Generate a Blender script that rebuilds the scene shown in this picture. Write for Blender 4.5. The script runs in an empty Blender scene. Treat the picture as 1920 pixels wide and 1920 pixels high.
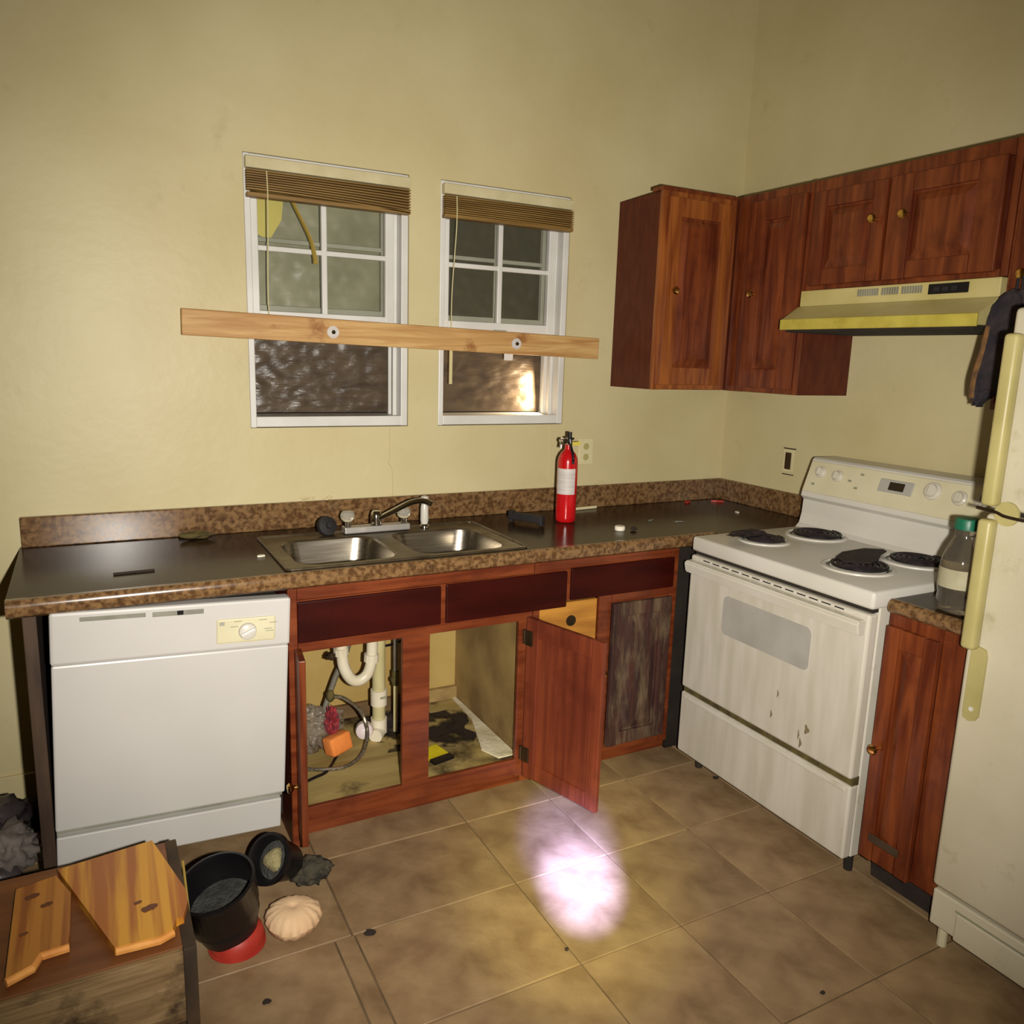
import bpy, bmesh, math, random
from mathutils import Vector, Matrix, noise
random.seed(7)
C = bpy.context.scene.collection
S = bpy.context.scene
PI = math.pi
R = math.radians

# ------------------------------------------------------------------ camera
cam_d = bpy.data.cameras.new('camera'); cam = bpy.data.objects.new('camera', cam_d); C.objects.link(cam)
CAM = Vector((-2.761, -2.968, 1.568)); YAW, PITCH, ROLL = .4937, -.1912, .0312
fwd = Vector((math.sin(YAW)*math.cos(PITCH), math.cos(YAW)*math.cos(PITCH), math.sin(PITCH)))
rt = Vector((math.cos(YAW), -math.sin(YAW), 0)); up = rt.cross(fwd)
r2 = math.cos(ROLL)*rt + math.sin(ROLL)*up; u2 = -math.sin(ROLL)*rt + math.cos(ROLL)*up
cam.matrix_world = Matrix(((r2.x, u2.x, -fwd.x, CAM.x), (r2.y, u2.y, -fwd.y, CAM.y), (r2.z, u2.z, -fwd.z, CAM.z), (0, 0, 0, 1)))
cam_d.sensor_width = 36; cam_d.lens = 1498.8/1920*36; cam_d.clip_start = .02
S.camera = cam

# ------------------------------------------------------------------ world, exposure, lights
w = bpy.data.worlds.new('world'); S.world = w; w.use_nodes = True
w.node_tree.nodes['Background'].inputs[0].default_value = (.30, .26, .18, 1)
w.node_tree.nodes['Background'].inputs[1].default_value = .05
S.view_settings.view_transform = 'Standard'; S.view_settings.look = 'None'
S.view_settings.exposure = 0; S.view_settings.gamma = 1; S.view_settings.use_curve_mapping = False

def aim(o, target):
    o.rotation_euler = (Vector(target) - o.location).to_track_quat('-Z', 'Y').to_euler()
def spot(name, loc, target, power, col, ang, blend, rad):
    d = bpy.data.lights.new(name, 'SPOT'); d.energy = power; d.color = col
    d.spot_size = R(ang); d.spot_blend = blend; d.shadow_soft_size = rad
    o = bpy.data.objects.new(name, d); C.objects.link(o); o.location = loc; aim(o, target)
    return o
# the phone's flash right beside the lens, and a hand torch whose hot core lands on the tiles
spot('phone_flash', (-2.62, -2.98, 1.53), (-1.22, 0, 1.10), 405, (1.0, .945, .86), 106, 1.0, .02)
spot('torch_core', (-2.45, -2.85, 1.25), (-1.512, -1.165, 0), 4700, (.35, .38, 1.0), 7.8, 1.0, .01)
spot('torch_lobe', (-2.45, -2.85, 1.27), (-1.440, -.975, 0), 1700, (.23, .26, 1.0), 9, 1.0, .01)
spot('torch_halo', (-2.45, -2.85, 1.26), (-1.52, -1.10, 0), 200, (1.0, .98, .30), 23, .95, .01)

# ------------------------------------------------------------------ materials
def lin(c):
    return tuple(((x/255)/12.92 if x/255 <= .04045 else ((x/255+.055)/1.055)**2.4) for x in c) + (1,)
def mat(name, a, b=None, rough=.5, metal=0, scale=8, stretch=(1, 1, 1), bump=0, bscale=None, detail=6, mix=(.35, .65),
        spec=.5, c=None, cscale=3, cmix=(.55, .75), cst=(1, 1, 1), rnd=0, coat=0, trans=0, alpha=1, ior=1.45, dist=0):
    """a procedural surface: two tones mixed by (stretched) noise, an optional third tone in blotches, fine relief"""
    m = bpy.data.materials.new(name); m.use_nodes = True; nt = m.node_tree; N = nt.nodes; K = nt.links
    p = N['Principled BSDF']
    p.inputs['Roughness'].default_value = rough; p.inputs['Metallic'].default_value = metal
    p.inputs['Specular IOR Level'].default_value = spec; p.inputs['Coat Weight'].default_value = coat
    p.inputs['Coat Roughness'].default_value = .12
    p.inputs['Transmission Weight'].default_value = trans; p.inputs['Alpha'].default_value = alpha; p.inputs['IOR'].default_value = ior
    tc = N.new('ShaderNodeTexCoord'); mp = N.new('ShaderNodeMapping'); mp.inputs['Scale'].default_value = stretch
    K.new(tc.outputs['Object'], mp.inputs['Vector'])
    ns = N.new('ShaderNodeTexNoise'); ns.inputs['Scale'].default_value = scale; ns.inputs['Detail'].default_value = detail
    ns.inputs['Distortion'].default_value = dist
    K.new(mp.outputs[0], ns.inputs['Vector'])
    rp = N.new('ShaderNodeValToRGB'); rp.color_ramp.elements[0].position = mix[0]; rp.color_ramp.elements[1].position = mix[1]
    rp.color_ramp.elements[0].color = lin(a); rp.color_ramp.elements[1].color = lin(b or a)
    K.new(ns.outputs['Fac'], rp.inputs[0]); out = rp.outputs[0]
    if c:
        n2 = N.new('ShaderNodeTexNoise'); n2.inputs['Scale'].default_value = cscale; n2.inputs['Detail'].default_value = 5
        m2_ = N.new('ShaderNodeMapping'); m2_.inputs['Scale'].default_value = cst; n2.inputs['Roughness'].default_value = .65
        K.new(tc.outputs['Object'], m2_.inputs[0]); K.new(m2_.outputs[0], n2.inputs['Vector'])
        r2_ = N.new('ShaderNodeMapRange'); r2_.inputs[1].default_value = cmix[0]; r2_.inputs[2].default_value = cmix[1]
        K.new(n2.outputs['Fac'], r2_.inputs[0])
        mx = N.new('ShaderNodeMix'); mx.data_type = 'RGBA'; mx.inputs[7].default_value = lin(c)
        K.new(r2_.outputs[0], mx.inputs[0]); K.new(out, mx.inputs[6]); out = mx.outputs[2]
    if rnd:
        oi = N.new('ShaderNodeObjectInfo'); mr = N.new('ShaderNodeMapRange'); mr.inputs[3].default_value = 1-rnd; mr.inputs[4].default_value = 1+rnd
        K.new(oi.outputs['Random'], mr.inputs[0])
        hs = N.new('ShaderNodeHueSaturation'); K.new(mr.outputs[0], hs.inputs['Value']); K.new(out, hs.inputs['Color']); out = hs.outputs[0]
    K.new(out, p.inputs['Base Color'])
    if bump:
        nb = N.new('ShaderNodeTexNoise'); nb.inputs['Scale'].default_value = bscale or scale*4; nb.inputs['Detail'].default_value = 4
        K.new(mp.outputs[0] if not bscale else tc.outputs['Object'], nb.inputs['Vector'])
        bp = N.new('ShaderNodeBump'); bp.inputs['Strength'].default_value = bump; bp.inputs['Distance'].default_value = .01
        K.new(nb.outputs['Fac'], bp.inputs['Height']); K.new(bp.outputs[0], p.inputs['Normal'])
    return m
M = {}
M['wall'] = mat('cream_wall_paint', (202, 190, 148), (190, 176, 131), rough=.45, scale=1.6, bump=.12, bscale=26, c=(170, 158, 110), cscale=4.5, cmix=(.62, .85), spec=.35)
M['ceiling'] = mat('ceiling_paint', (190, 182, 150), (180, 170, 138), rough=.8)
M['tile'] = mat('brown_ceramic_tile', (152, 126, 92), (128, 102, 72), rough=.5, scale=9, bump=.12, bscale=40, c=(104, 82, 56), cscale=5, cmix=(.55, .85), rnd=.10)
M['grout'] = mat('floor_grout', (118, 98, 72), (84, 66, 46), rough=.9, scale=6)
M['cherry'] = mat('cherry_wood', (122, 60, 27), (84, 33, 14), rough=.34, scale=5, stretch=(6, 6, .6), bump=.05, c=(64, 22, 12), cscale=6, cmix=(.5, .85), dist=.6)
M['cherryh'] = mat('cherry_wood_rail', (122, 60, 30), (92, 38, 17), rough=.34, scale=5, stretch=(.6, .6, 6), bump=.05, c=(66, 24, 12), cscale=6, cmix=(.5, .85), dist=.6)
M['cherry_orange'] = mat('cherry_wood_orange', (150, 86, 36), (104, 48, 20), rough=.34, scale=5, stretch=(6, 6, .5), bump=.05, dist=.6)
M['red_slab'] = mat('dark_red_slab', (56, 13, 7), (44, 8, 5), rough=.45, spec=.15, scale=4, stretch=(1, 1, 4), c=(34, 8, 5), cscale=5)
M['red_inner'] = mat('red_brown_door_back', (124, 58, 34), (92, 38, 22), rough=.45, scale=3, stretch=(9, 9, .5), bump=.05, c=(78, 28, 17), cscale=5, cmix=(.5, .8))
M['panel_side'] = mat('brown_laminate_side', (88, 38, 21), (74, 28, 14), spec=.3, rough=.5, scale=12, stretch=(3, 3, 1))
M['worn'] = mat('worn_peeling_wood', (70, 38, 28), (46, 25, 19), rough=.75, scale=6, stretch=(5, 5, .7), bump=.5, c=(110, 92, 66), cscale=5, cmix=(.46, .74), cst=(4, 4, 1))
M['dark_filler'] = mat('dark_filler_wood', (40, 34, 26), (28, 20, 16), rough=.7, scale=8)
M['dark_side'] = mat('dark_brown_endpanel', (74, 56, 40), (52, 37, 27), rough=.6, scale=8, stretch=(4, 4, .6))
M['pine'] = mat('yellow_pine', (188, 132, 52), (150, 98, 34), rough=.5, scale=3, stretch=(1, 1, 9), c=(120, 76, 28), cscale=8, cmix=(.62, .9))
M['board'] = mat('pine_lumber', (200, 162, 104), (170, 124, 70), rough=.6, scale=3.2, stretch=(.8, 3, 12), bump=.08, c=(142, 90, 42), cscale=7, cmix=(.6, .72), dist=1.2)
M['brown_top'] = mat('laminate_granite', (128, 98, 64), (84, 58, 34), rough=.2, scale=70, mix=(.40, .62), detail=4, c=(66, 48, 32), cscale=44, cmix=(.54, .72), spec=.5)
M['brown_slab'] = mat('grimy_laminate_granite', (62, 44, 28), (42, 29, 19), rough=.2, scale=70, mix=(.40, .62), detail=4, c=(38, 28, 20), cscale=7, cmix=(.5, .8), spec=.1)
M['white'] = mat('white_enamel', (206, 202, 192), (196, 192, 180), rough=.28, scale=3)
M['dwwhite'] = mat('white_dishwasher_panel', (194, 191, 186), (186, 183, 177), rough=.32, scale=2)
M['rangewhite'] = mat('dirty_white_enamel', (206, 201, 188), (192, 186, 168), rough=.3, scale=3, c=(150, 138, 104), cscale=5, cmix=(.64, .9))
M['doorwhite'] = mat('streaked_white_enamel', (200, 194, 180), (186, 180, 162), rough=.34, scale=4, stretch=(6, 6, .8), c=(132, 120, 86), cscale=9, cmix=(.68, .84))
M['fridge'] = mat('grimy_fridge_enamel', (202, 194, 170), (188, 180, 152), rough=.5, scale=3, bump=.06, bscale=160, c=(164, 152, 116), cscale=9, cmix=(.6, .82))
M['almond'] = mat('yellowed_almond_plastic', (176, 165, 110), (160, 149, 94), rough=.4, scale=6)
M['cream_pl'] = mat('cream_plastic', (206, 199, 168), (198, 190, 156), rough=.4)
M['hood'] = mat('almond_enamel_hood', (196, 183, 126), (178, 164, 100), rough=.35, scale=5, c=(140, 124, 66), cscale=9, cmix=(.66, .8))
M['hoodlip'] = mat('greasy_yellow_lip', (190, 176, 78), (168, 152, 60), rough=.3, scale=14, c=(96, 78, 30), cscale=18, cmix=(.66, .74))
M['black'] = mat('black_plastic', (16, 14, 16), (24, 21, 23), rough=.34, spec=.35)
M['blackmatte'] = mat('black_matte', (24, 22, 22), (34, 30, 30), rough=.7, bump=.2)
M['coil'] = mat('charred_coil', (20, 17, 20), (42, 34, 36), rough=.55, scale=40)
M['char'] = mat('charred_scrap', (24, 17, 18), (52, 36, 32), rough=.8, scale=30, bump=.6)
M['glassgrey'] = mat('grey_oven_window', (168, 165, 156), (156, 153, 144), rough=.25)
M['greygap'] = mat('grey_plastic_slot', (140, 138, 124), (112, 110, 98), rough=.5)
M['darkgap'] = mat('dark_gap', (46, 38, 28), (30, 24, 18), rough=.9)
M['steel'] = mat('brushed_stainless', (168, 160, 146), (140, 132, 118), rough=.30, metal=1, scale=20, stretch=(.4, 8, 8), spec=.5)
M['rim'] = mat('dirty_stainless_rim', (120, 108, 86), (92, 80, 60), rough=.38, metal=.75, scale=14, c=(64, 52, 38), cscale=9)
M['satin'] = mat('satin_chrome', (196, 192, 186), None, rough=.42, metal=.8)
M['chrome'] = mat('chrome', (196, 192, 186), None, rough=.12, metal=1)
M['brass'] = mat('brass', (206, 164, 92), None, rough=.14, metal=1)
M['bronze'] = mat('dull_hinge_metal', (88, 70, 48), (62, 50, 36), rough=.45, metal=.8)
M['clear'] = mat('clear_acrylic', (226, 222, 208), None, rough=.08, trans=.75)
M['vinyl'] = mat('white_vinyl', (214, 212, 206), (202, 199, 192), rough=.4, scale=5)
M['vinyl2'] = mat('greyed_vinyl', (170, 170, 152), (150, 150, 130), rough=.45, scale=5)
M['slat'] = mat('brown_wood_slat', (150, 118, 64), (120, 90, 44), rough=.5, scale=5, stretch=(.6, 3, 8), rnd=.12)
M['headrail'] = mat('cream_head_rail', (206, 196, 158), (188, 176, 134), rough=.4)
M['cord'] = mat('pale_cord', (196, 186, 138), None, rough=.6)
M['filmbrown'] = mat('crinkled_brown_film', (92, 78, 62), (70, 59, 48), rough=.33, scale=6, stretch=(1.2, 1, 4), bump=.3, c=(60, 50, 42), cscale=2)
M['filmpale'] = mat('pale_plastic_sheet', (154, 152, 122), (124, 122, 94), rough=.4, scale=4, bump=.35, bscale=12)
M['filmolive'] = mat('olive_plastic_sheet', (62, 50, 30), (52, 48, 26), rough=.5, scale=4, bump=.35, bscale=9, c=(66, 54, 38), cscale=3)
M['yellow_sheet'] = mat('yellow_sheet', (220, 204, 96), (196, 184, 88), rough=.5, scale=4)
M['strap'] = mat('olive_strap', (146, 122, 48), None, rough=.7)
M['red'] = mat('red_enamel', (196, 22, 26), (178, 16, 22), rough=.2, coat=.4)
M['redpl'] = mat('red_plastic', (186, 62, 48), (160, 42, 32), rough=.5)
M['label'] = mat('silver_paper_label', (208, 200, 194), (188, 180, 174), rough=.5, scale=5, stretch=(1, 1, 16))
M['yellowtag'] = mat('yellow_tag', (206, 190, 74), None, rough=.6)
M['pvc'] = mat('white_pvc', (222, 214, 190), (206, 196, 168), rough=.35, scale=8)
M['pvcold'] = mat('aged_pvc', (196, 186, 140), (178, 168, 118), rough=.45, scale=8)
M['hose'] = mat('braided_steel_hose', (152, 142, 122), (96, 88, 72), rough=.35, metal=.7, scale=160)
M['greytube'] = mat('grey_rubber_tube', (118, 112, 96), (88, 82, 68), rough=.6)
M['orange'] = mat('orange_foam', (232, 140, 66), (216, 122, 52), rough=.8, bump=.2, bscale=90)
M['bagclear'] = mat('dusty_clear_bag', (170, 156, 136), (120, 104, 88), rough=.25, alpha=.42, bump=.5, bscale=30)
M['redmesh'] = mat('red_mesh_net', (158, 44, 50), (90, 30, 40), rough=.7, scale=60)
M['bulb'] = mat('white_glossy_bulb', (222, 208, 206), None, rough=.12)
M['plyfloor'] = mat('stained_plywood', (178, 156, 98), (142, 120, 68), rough=.6, scale=3, stretch=(1, 5, 5), c=(44, 30, 22), cscale=3.4, cmix=(.53, .66), dist=.5)
M['plywall'] = mat('grimy_particle_board', (160, 134, 82), (126, 100, 58), rough=.75, scale=5, c=(84, 62, 40), cscale=3, cmix=(.5, .75))
M['cabback'] = mat('yellow_plaster', (180, 154, 90), (166, 138, 76), rough=.6, scale=4)
M['salt'] = mat('white_powder', (222, 212, 186), (190, 176, 140), rough=.9, bump=.4, bscale=60); 
M['dust'] = mat('dark_grime', (52, 40, 32), (34, 26, 24), rough=.9, scale=14)
M['stainwood'] = mat('orange_stained_board', (206, 148, 48), (158, 92, 30), rough=.42, scale=2.6, mix=(.44, .56), stretch=(9, .35, 5), c=(108, 48, 18), cscale=7, cmix=(.68, .76), dist=.4)
M['stainwood2'] = mat('brown_stained_board', (176, 116, 44), (136, 78, 30), rough=.45, scale=2.6, mix=(.44, .56), stretch=(9, .35, 5), c=(84, 36, 16), cscale=9, cmix=(.66, .76), dist=.4)
M['stainedge'] = mat('raw_orange_edge', (222, 156, 78), (204, 132, 60), rough=.7, scale=20)
M['cratetop'] = mat('brown_crate_top', (124, 76, 38), (92, 52, 26), rough=.5, scale=3, stretch=(.6, 5, 5), c=(70, 40, 22), cscale=5)
M['cratefront'] = mat('weathered_plywood', (148, 122, 84), (112, 86, 52), rough=.75, scale=3, stretch=(.8, 5, 9), bump=.35, c=(60, 42, 24), cscale=5, cmix=(.54, .66), dist=.8)
M['crateside'] = mat('dark_crate_side', (74, 56, 36), (46, 34, 22), rough=.8, scale=6)
M['knotwood'] = mat('brown_knot', (104, 58, 26), (84, 42, 18), rough=.5)
M['soil'] = mat('greyish_soil', (70, 70, 66), (46, 45, 42), rough=.9, scale=30, bump=.8)
M['paleplug'] = mat('pale_dried_plug', (158, 148, 104), (120, 110, 76), rough=.9, scale=40, bump=.8)
M['root'] = mat('dark_root_clump', (76, 70, 54), (42, 38, 32), rough=.95, scale=26, bump=1)
M['pleat'] = mat('pale_pleated_cloth', (224, 192, 152), (204, 168, 128), rough=.8, scale=6, bump=.3, bscale=40, c=(206, 130, 118), cscale=4, cmix=(.6, .8))
M['bagblack'] = mat('black_bag_plastic', (44, 38, 40), (74, 66, 66), rough=.4, scale=5, bump=.8, bscale=14)
M['baggrey'] = mat('grey_dusty_cloth', (122, 112, 104), (90, 82, 76), rough=.8, scale=6, bump=.5, bscale=20)
M['bottle'] = mat('clear_bottle_plastic', (176, 166, 148), None, rough=.06, trans=.9, ior=1.35)
M['bottlelabel'] = mat('translucent_bottle_label', (196, 190, 160), (170, 164, 132), rough=.3, scale=12, alpha=.75)
M['green'] = mat('green_cap', (18, 104, 76), (12, 86, 62), rough=.4)
M['mitt'] = mat('dark_quilted_fabric', (30, 26, 34), (54, 46, 48), rough=.9, scale=14, bump=.6)
M['mittedge'] = mat('brown_print_fabric', (132, 92, 48), (60, 46, 34), rough=.9, scale=22)
M['ivory'] = mat('ivory_plastic', (214, 204, 162), (204, 192, 148), rough=.4)
M['socket'] = mat('dark_socket', (60, 44, 34), None, rough=.6)
M['lcd'] = mat('dark_display', (40, 28, 14), (52, 38, 18), rough=.2)
M['grimy'] = mat('grime_brown', (120, 108, 78), None, rough=.8)
M['print'] = mat('grey_print', (140, 140, 116), None, rough=.5)
M['white_chip'] = mat('white_chip', (232, 224, 204), None, rough=.5)
M['yellowpack'] = mat('yellow_packet', (222, 206, 30), (196, 176, 22), rough=.4)
M['mold'] = mat('dark_green_mold', (92, 82, 40), (64, 54, 26), rough=.9, scale=30)

def ragged(m, scale, lo, hi):
    """worn-through edges: opacity from noise, for flat stains"""
    nt = m.node_tree; p = nt.nodes['Principled BSDF']; tc = nt.nodes.new('ShaderNodeTexCoord')
    n = nt.nodes.new('ShaderNodeTexNoise'); n.inputs['Scale'].default_value = scale; n.inputs['Detail'].default_value = 6
    r = nt.nodes.new('ShaderNodeMapRange'); r.inputs[1].default_value = lo; r.inputs[2].default_value = hi
    nt.links.new(tc.outputs['Object'], n.inputs['Vector']); nt.links.new(n.outputs['Fac'], r.inputs[0]); nt.links.new(r.outputs[0], p.inputs['Alpha'])
M["stain"] = mat('damp_black_stain', (44, 34, 26), (34, 26, 24), rough=.7, scale=14); ragged(M['stain'], 9, .40, .56)
# ------------------------------------------------------------------ mesh helpers
def bxm(bm, x0, x1, y0, y1, z0, z1, bev=0, seg=2, mtx=None):
    if bev and len(bm.verts):      # keep joined pieces from sharing a plane
        e = .00035*(1+(len(bm.verts)//24) % 6)
        x0 += e; x1 -= e; y0 += e; y1 -= e; z0 += e; z1 -= e
    b = bmesh.new()
    bmesh.ops.create_cube(b, size=1)
    for v in b.verts:
        v.co = Vector(((x0+x1)/2 + v.co.x*(x1-x0), (y0+y1)/2 + v.co.y*(y1-y0), (z0+z1)/2 + v.co.z*(z1-z0)))
    if bev: bmesh.ops.bevel(b, geom=b.edges[:], offset=bev, segments=seg, affect='EDGES', profile=.5)
    if mtx: b.transform(mtx)
    me = bpy.data.meshes.new('t'); b.to_mesh(me); b.free(); bm.from_mesh(me); bpy.data.meshes.remove(me)
    return bm
def box(*a, **k):
    return bxm(bmesh.new(), *a, **k)
def cyl(bm, p0, p1, r0, r1=None, n=20, cap=True):
    r1 = r0 if r1 is None else r1
    p0 = Vector(p0); p1 = Vector(p1); d = (p1-p0).normalized()
    q = d.to_track_quat('Z', 'Y').to_matrix()
    A = []; B = []
    for i in range(n):
        a = 2*PI*i/n; v = q @ Vector((math.cos(a), math.sin(a), 0))
        A.append(bm.verts.new(p0+v*r0)); B.append(bm.verts.new(p1+v*r1))
    for i in range(n):
        bm.faces.new((A[i], A[(i+1) % n], B[(i+1) % n], B[i]))
    if cap: bm.faces.new(A[::-1]); bm.faces.new(B)
    return bm
def lathe(bm, prof, c=(0, 0, 0), n=28, closed=False, fn=None):
    """prof = [(r,z)...] around z axis at c"""
    rings = []
    for r, z in prof:
        ring = []
        if r < 1e-5: ring = [bm.verts.new((c[0], c[1], c[2]+z))]
        else:
            for i in range(n):
                a = 2*PI*i/n; rr = r*(fn(a, z) if fn else 1)
                ring.append(bm.verts.new((c[0]+rr*math.cos(a), c[1]+rr*math.sin(a), c[2]+z)))
        rings.append(ring)
    for A, B in zip(rings, rings[1:]):
        for i in range(n):
            j = (i+1) % n
            f = [A[i % len(A)], A[j % len(A)], B[j % len(B)], B[i % len(B)]]
            g = []
            for v in f:
                if v not in g: g.append(v)
            if len(g) > 2: bm.faces.new(g)
    return bm
def smoothpts(pts, k=6):
    P = [Vector(p) for p in pts]
    if len(P) < 3: return P
    out = []
    for i in range(len(P)-1):
        a = P[max(i-1, 0)]; b = P[i]; c = P[i+1]; d = P[min(i+2, len(P)-1)]
        for j in range(k):
            t = j/k
            out.append(.5*((2*b)+(-a+c)*t+(2*a-5*b+4*c-d)*t*t+(-a+3*b-3*c+d)*t**3))
    out.append(P[-1]); return out
def tube(bm, pts, r, n=10, k=6, smooth=True, flat=None):
    P = smoothpts(pts, k) if smooth else [Vector(p) for p in pts]
    rings = []; up_ = Vector((.13, .31, .94)).normalized()
    for i, p in enumerate(P):
        d = (P[min(i+1, len(P)-1)]-P[max(i-1, 0)]).normalized()
        s = d.cross(up_)
        if s.length < .05: s = d.cross(Vector((1, 0, 0)))
        s.normalize(); t = s.cross(d)
        rr = r(i/(len(P)-1)) if callable(r) else r
        ring = []
        for j in range(n):
            a = 2*PI*j/n
            ring.append(bm.verts.new(p + s*rr*math.cos(a) + t*(rr*(flat or 1))*math.sin(a)))
        rings.append(ring)
    for A, B in zip(rings, rings[1:]):
        for j in range(n): bm.faces.new((A[j], A[(j+1) % n], B[(j+1) % n], B[j]))
    bm.faces.new(rings[0][::-1]); bm.faces.new(rings[-1])
    return bm
def prism(bm, poly, h0, h1, axis='z'):
    """poly = 2-D outline, extruded between h0 and h1 along axis"""
    def P(a, b, h):
        return {'z': (a, b, h), 'y': (a, h, b), 'x': (h, a, b)}[axis]
    A = [bm.verts.new(P(a, b, h0)) for a, b in poly]; B = [bm.verts.new(P(a, b, h1)) for a, b in poly]
    n = len(poly); bm.faces.new(A[::-1]); bm.faces.new(B)
    for i in range(n): bm.faces.new((A[i], A[(i+1) % n], B[(i+1) % n], B[i]))
    bmesh.ops.recalc_face_normals(bm, faces=bm.faces[:])
    return bm
def blob(c, rad, amp=.3, freq=3, sub=3, seed=0, flat=1):
    bm = bmesh.new(); bmesh.ops.create_icosphere(bm, subdivisions=sub, radius=1)
    for v in bm.verts:
        n_ = v.co.normalized(); k = 1 + amp*noise.noise(n_*freq + Vector((seed, seed*1.7, 0)))+amp*.5*noise.noise(n_*freq*2.3 + Vector((seed, 0, 9)))
        z = n_.z*rad[2]*k
        v.co = Vector((c[0]+n_.x*rad[0]*k, c[1]+n_.y*rad[1]*k, max(c[2]+z, flat if flat != 1 else -9)))
    return bm

def disc_y(prof, c, n=20, fn=None):
    """a turned piece on a vertical face, its axis pointing out to -y"""
    b = lathe(bmesh.new(), prof, n=n, fn=fn); b.transform(Matrix.Translation(c) @ Matrix.Rotation(PI/2, 4, 'X')); return b
ORG = {}
def obj(name, bm, m, parent=None, label=None, smooth=False, sharp=40):
    org = Vector((0, 0, 0))
    if parent is not None: org = ORG.get(parent.name, Vector((0, 0, 0)))
    if org.length: bmesh.ops.translate(bm, verts=bm.verts[:], vec=-org)
    bmesh.ops.recalc_face_normals(bm, faces=bm.faces[:])
    me = bpy.data.meshes.new(name); bm.to_mesh(me); bm.free()
    if smooth:
        me.polygons.foreach_set('use_smooth', [True]*len(me.polygons))
        try: me.set_sharp_from_angle(angle=R(sharp))
        except Exception: pass
    me.materials.append(M[m] if isinstance(m, str) else m)
    o = bpy.data.objects.new(name, me); C.objects.link(o)
    if parent is not None:
        o.parent = parent; ORG[o.name] = org
    if label: o['label'] = label
    return o
def thing(name, label, cat, loc, group=None, kind=None):
    o = bpy.data.objects.new(name, None); C.objects.link(o); o.location = loc; o.empty_display_size = .05
    o['label'] = label; o['category'] = cat
    if group: o['group'] = group
    ORG[o.name] = Vector(loc); return o
def solo(name, bm, m, label, cat, group=None, smooth=False, sharp=40):
    vs = [v.co.copy() for v in bm.verts]
    c = Vector((sum(v.x for v in vs)/len(vs), sum(v.y for v in vs)/len(vs), min(v.z for v in vs)))
    bmesh.ops.translate(bm, verts=bm.verts[:], vec=-c)
    o = obj(name, bm, m, None, label, smooth, sharp); o.location = c
    o['category'] = cat
    if group: o['group'] = group
    return o
def struct(name, bm, m, parent=None):
    o = obj(name, bm, m, parent)
    if parent is None: o['kind'] = 'structure'
    return o

# ------------------------------------------------------------------ the room
XL, YF, H = -4.4, -4.3, 3.6
WX = [(-2.236, -1.64), (-1.513, -.93)]; WZ = (1.29, 2.22)
bm = bmesh.new()
xs = [XL, -2.236, -1.64, -1.513, -.93, 0]
for i in range(5):
    if i in (1, 3):
        bxm(bm, xs[i], xs[i+1], 0, .2, 0, WZ[0]); bxm(bm, xs[i], xs[i+1], 0, .2, WZ[1], H)
    else: bxm(bm, xs[i], xs[i+1], 0, .2, 0, H)
bmesh.ops.remove_doubles(bm, verts=bm.verts[:], dist=1e-5)
inner = [f for f in bm.faces if abs(f.calc_center_median().x - round(f.calc_center_median().x, 3)) < 1e-4 and
         any(abs(f.calc_center_median().x-x) < 1e-4 for x in xs[1:5]) and not (WZ[0] < f.calc_center_median().z < WZ[1])]
struct('wall_back', bm, 'wall')
struct('wall_right', box(0, .15, YF, .2, 0, H), 'wall')
struct('wall_left', box(XL-.15, XL, YF, .2, 0, H), 'wall')
struct('wall_front', box(XL-.15, .15, YF-.15, YF, 0, H), 'wall')
struct('ceiling', box(XL-.15, .15, YF-.15, .2, H, H+.1), 'ceiling')
floor = struct('floor', box(XL, 0, YF, 0, -.06, -.005), 'grout')
cols = [-4.4, -4.1, -3.77, -3.43, -3.1, -2.76, -2.25, -1.69, -1.355, -1.02, -.685, -.35, 0]
rows = [0, -.36, -.72, -1.08, -1.445, -1.825, -2.19, -2.55, -2.91, -3.27, -3.63, -3.99, -4.3]
tcache = {}
for j in range(len(rows)-1):
    cc = list(cols)
    if rows[j] <= -1.0: cc.insert(7, -2.195)
    else: cc[6] = -2.2
    for i in range(len(cc)-1):
        wx, wy = round(cc[i+1]-cc[i], 3), round(rows[j]-rows[j+1], 3)
        if (wx, wy) not in tcache:
            t = obj('floor_tile', box(-wx/2+.0022, wx/2-.0022, -wy/2+.0022, wy/2-.0022, -.012, 0, bev=.0015, seg=1), 'tile')
            tcache[(wx, wy)] = t.data
        else:
            t = bpy.data.objects.new('floor_tile', tcache[(wx, wy)]); C.objects.link(t)
        t.parent = floor
        t.location = ((cc[i]+cc[i+1])/2, (rows[j]+rows[j+1])/2, random.uniform(-.0006, .0004))
# baseboard left of the counter, grimy
struct('baseboard_back', box(XL, -2.96, -.014, 0, .03, .13, bev=.003, seg=1), 'wall')

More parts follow.
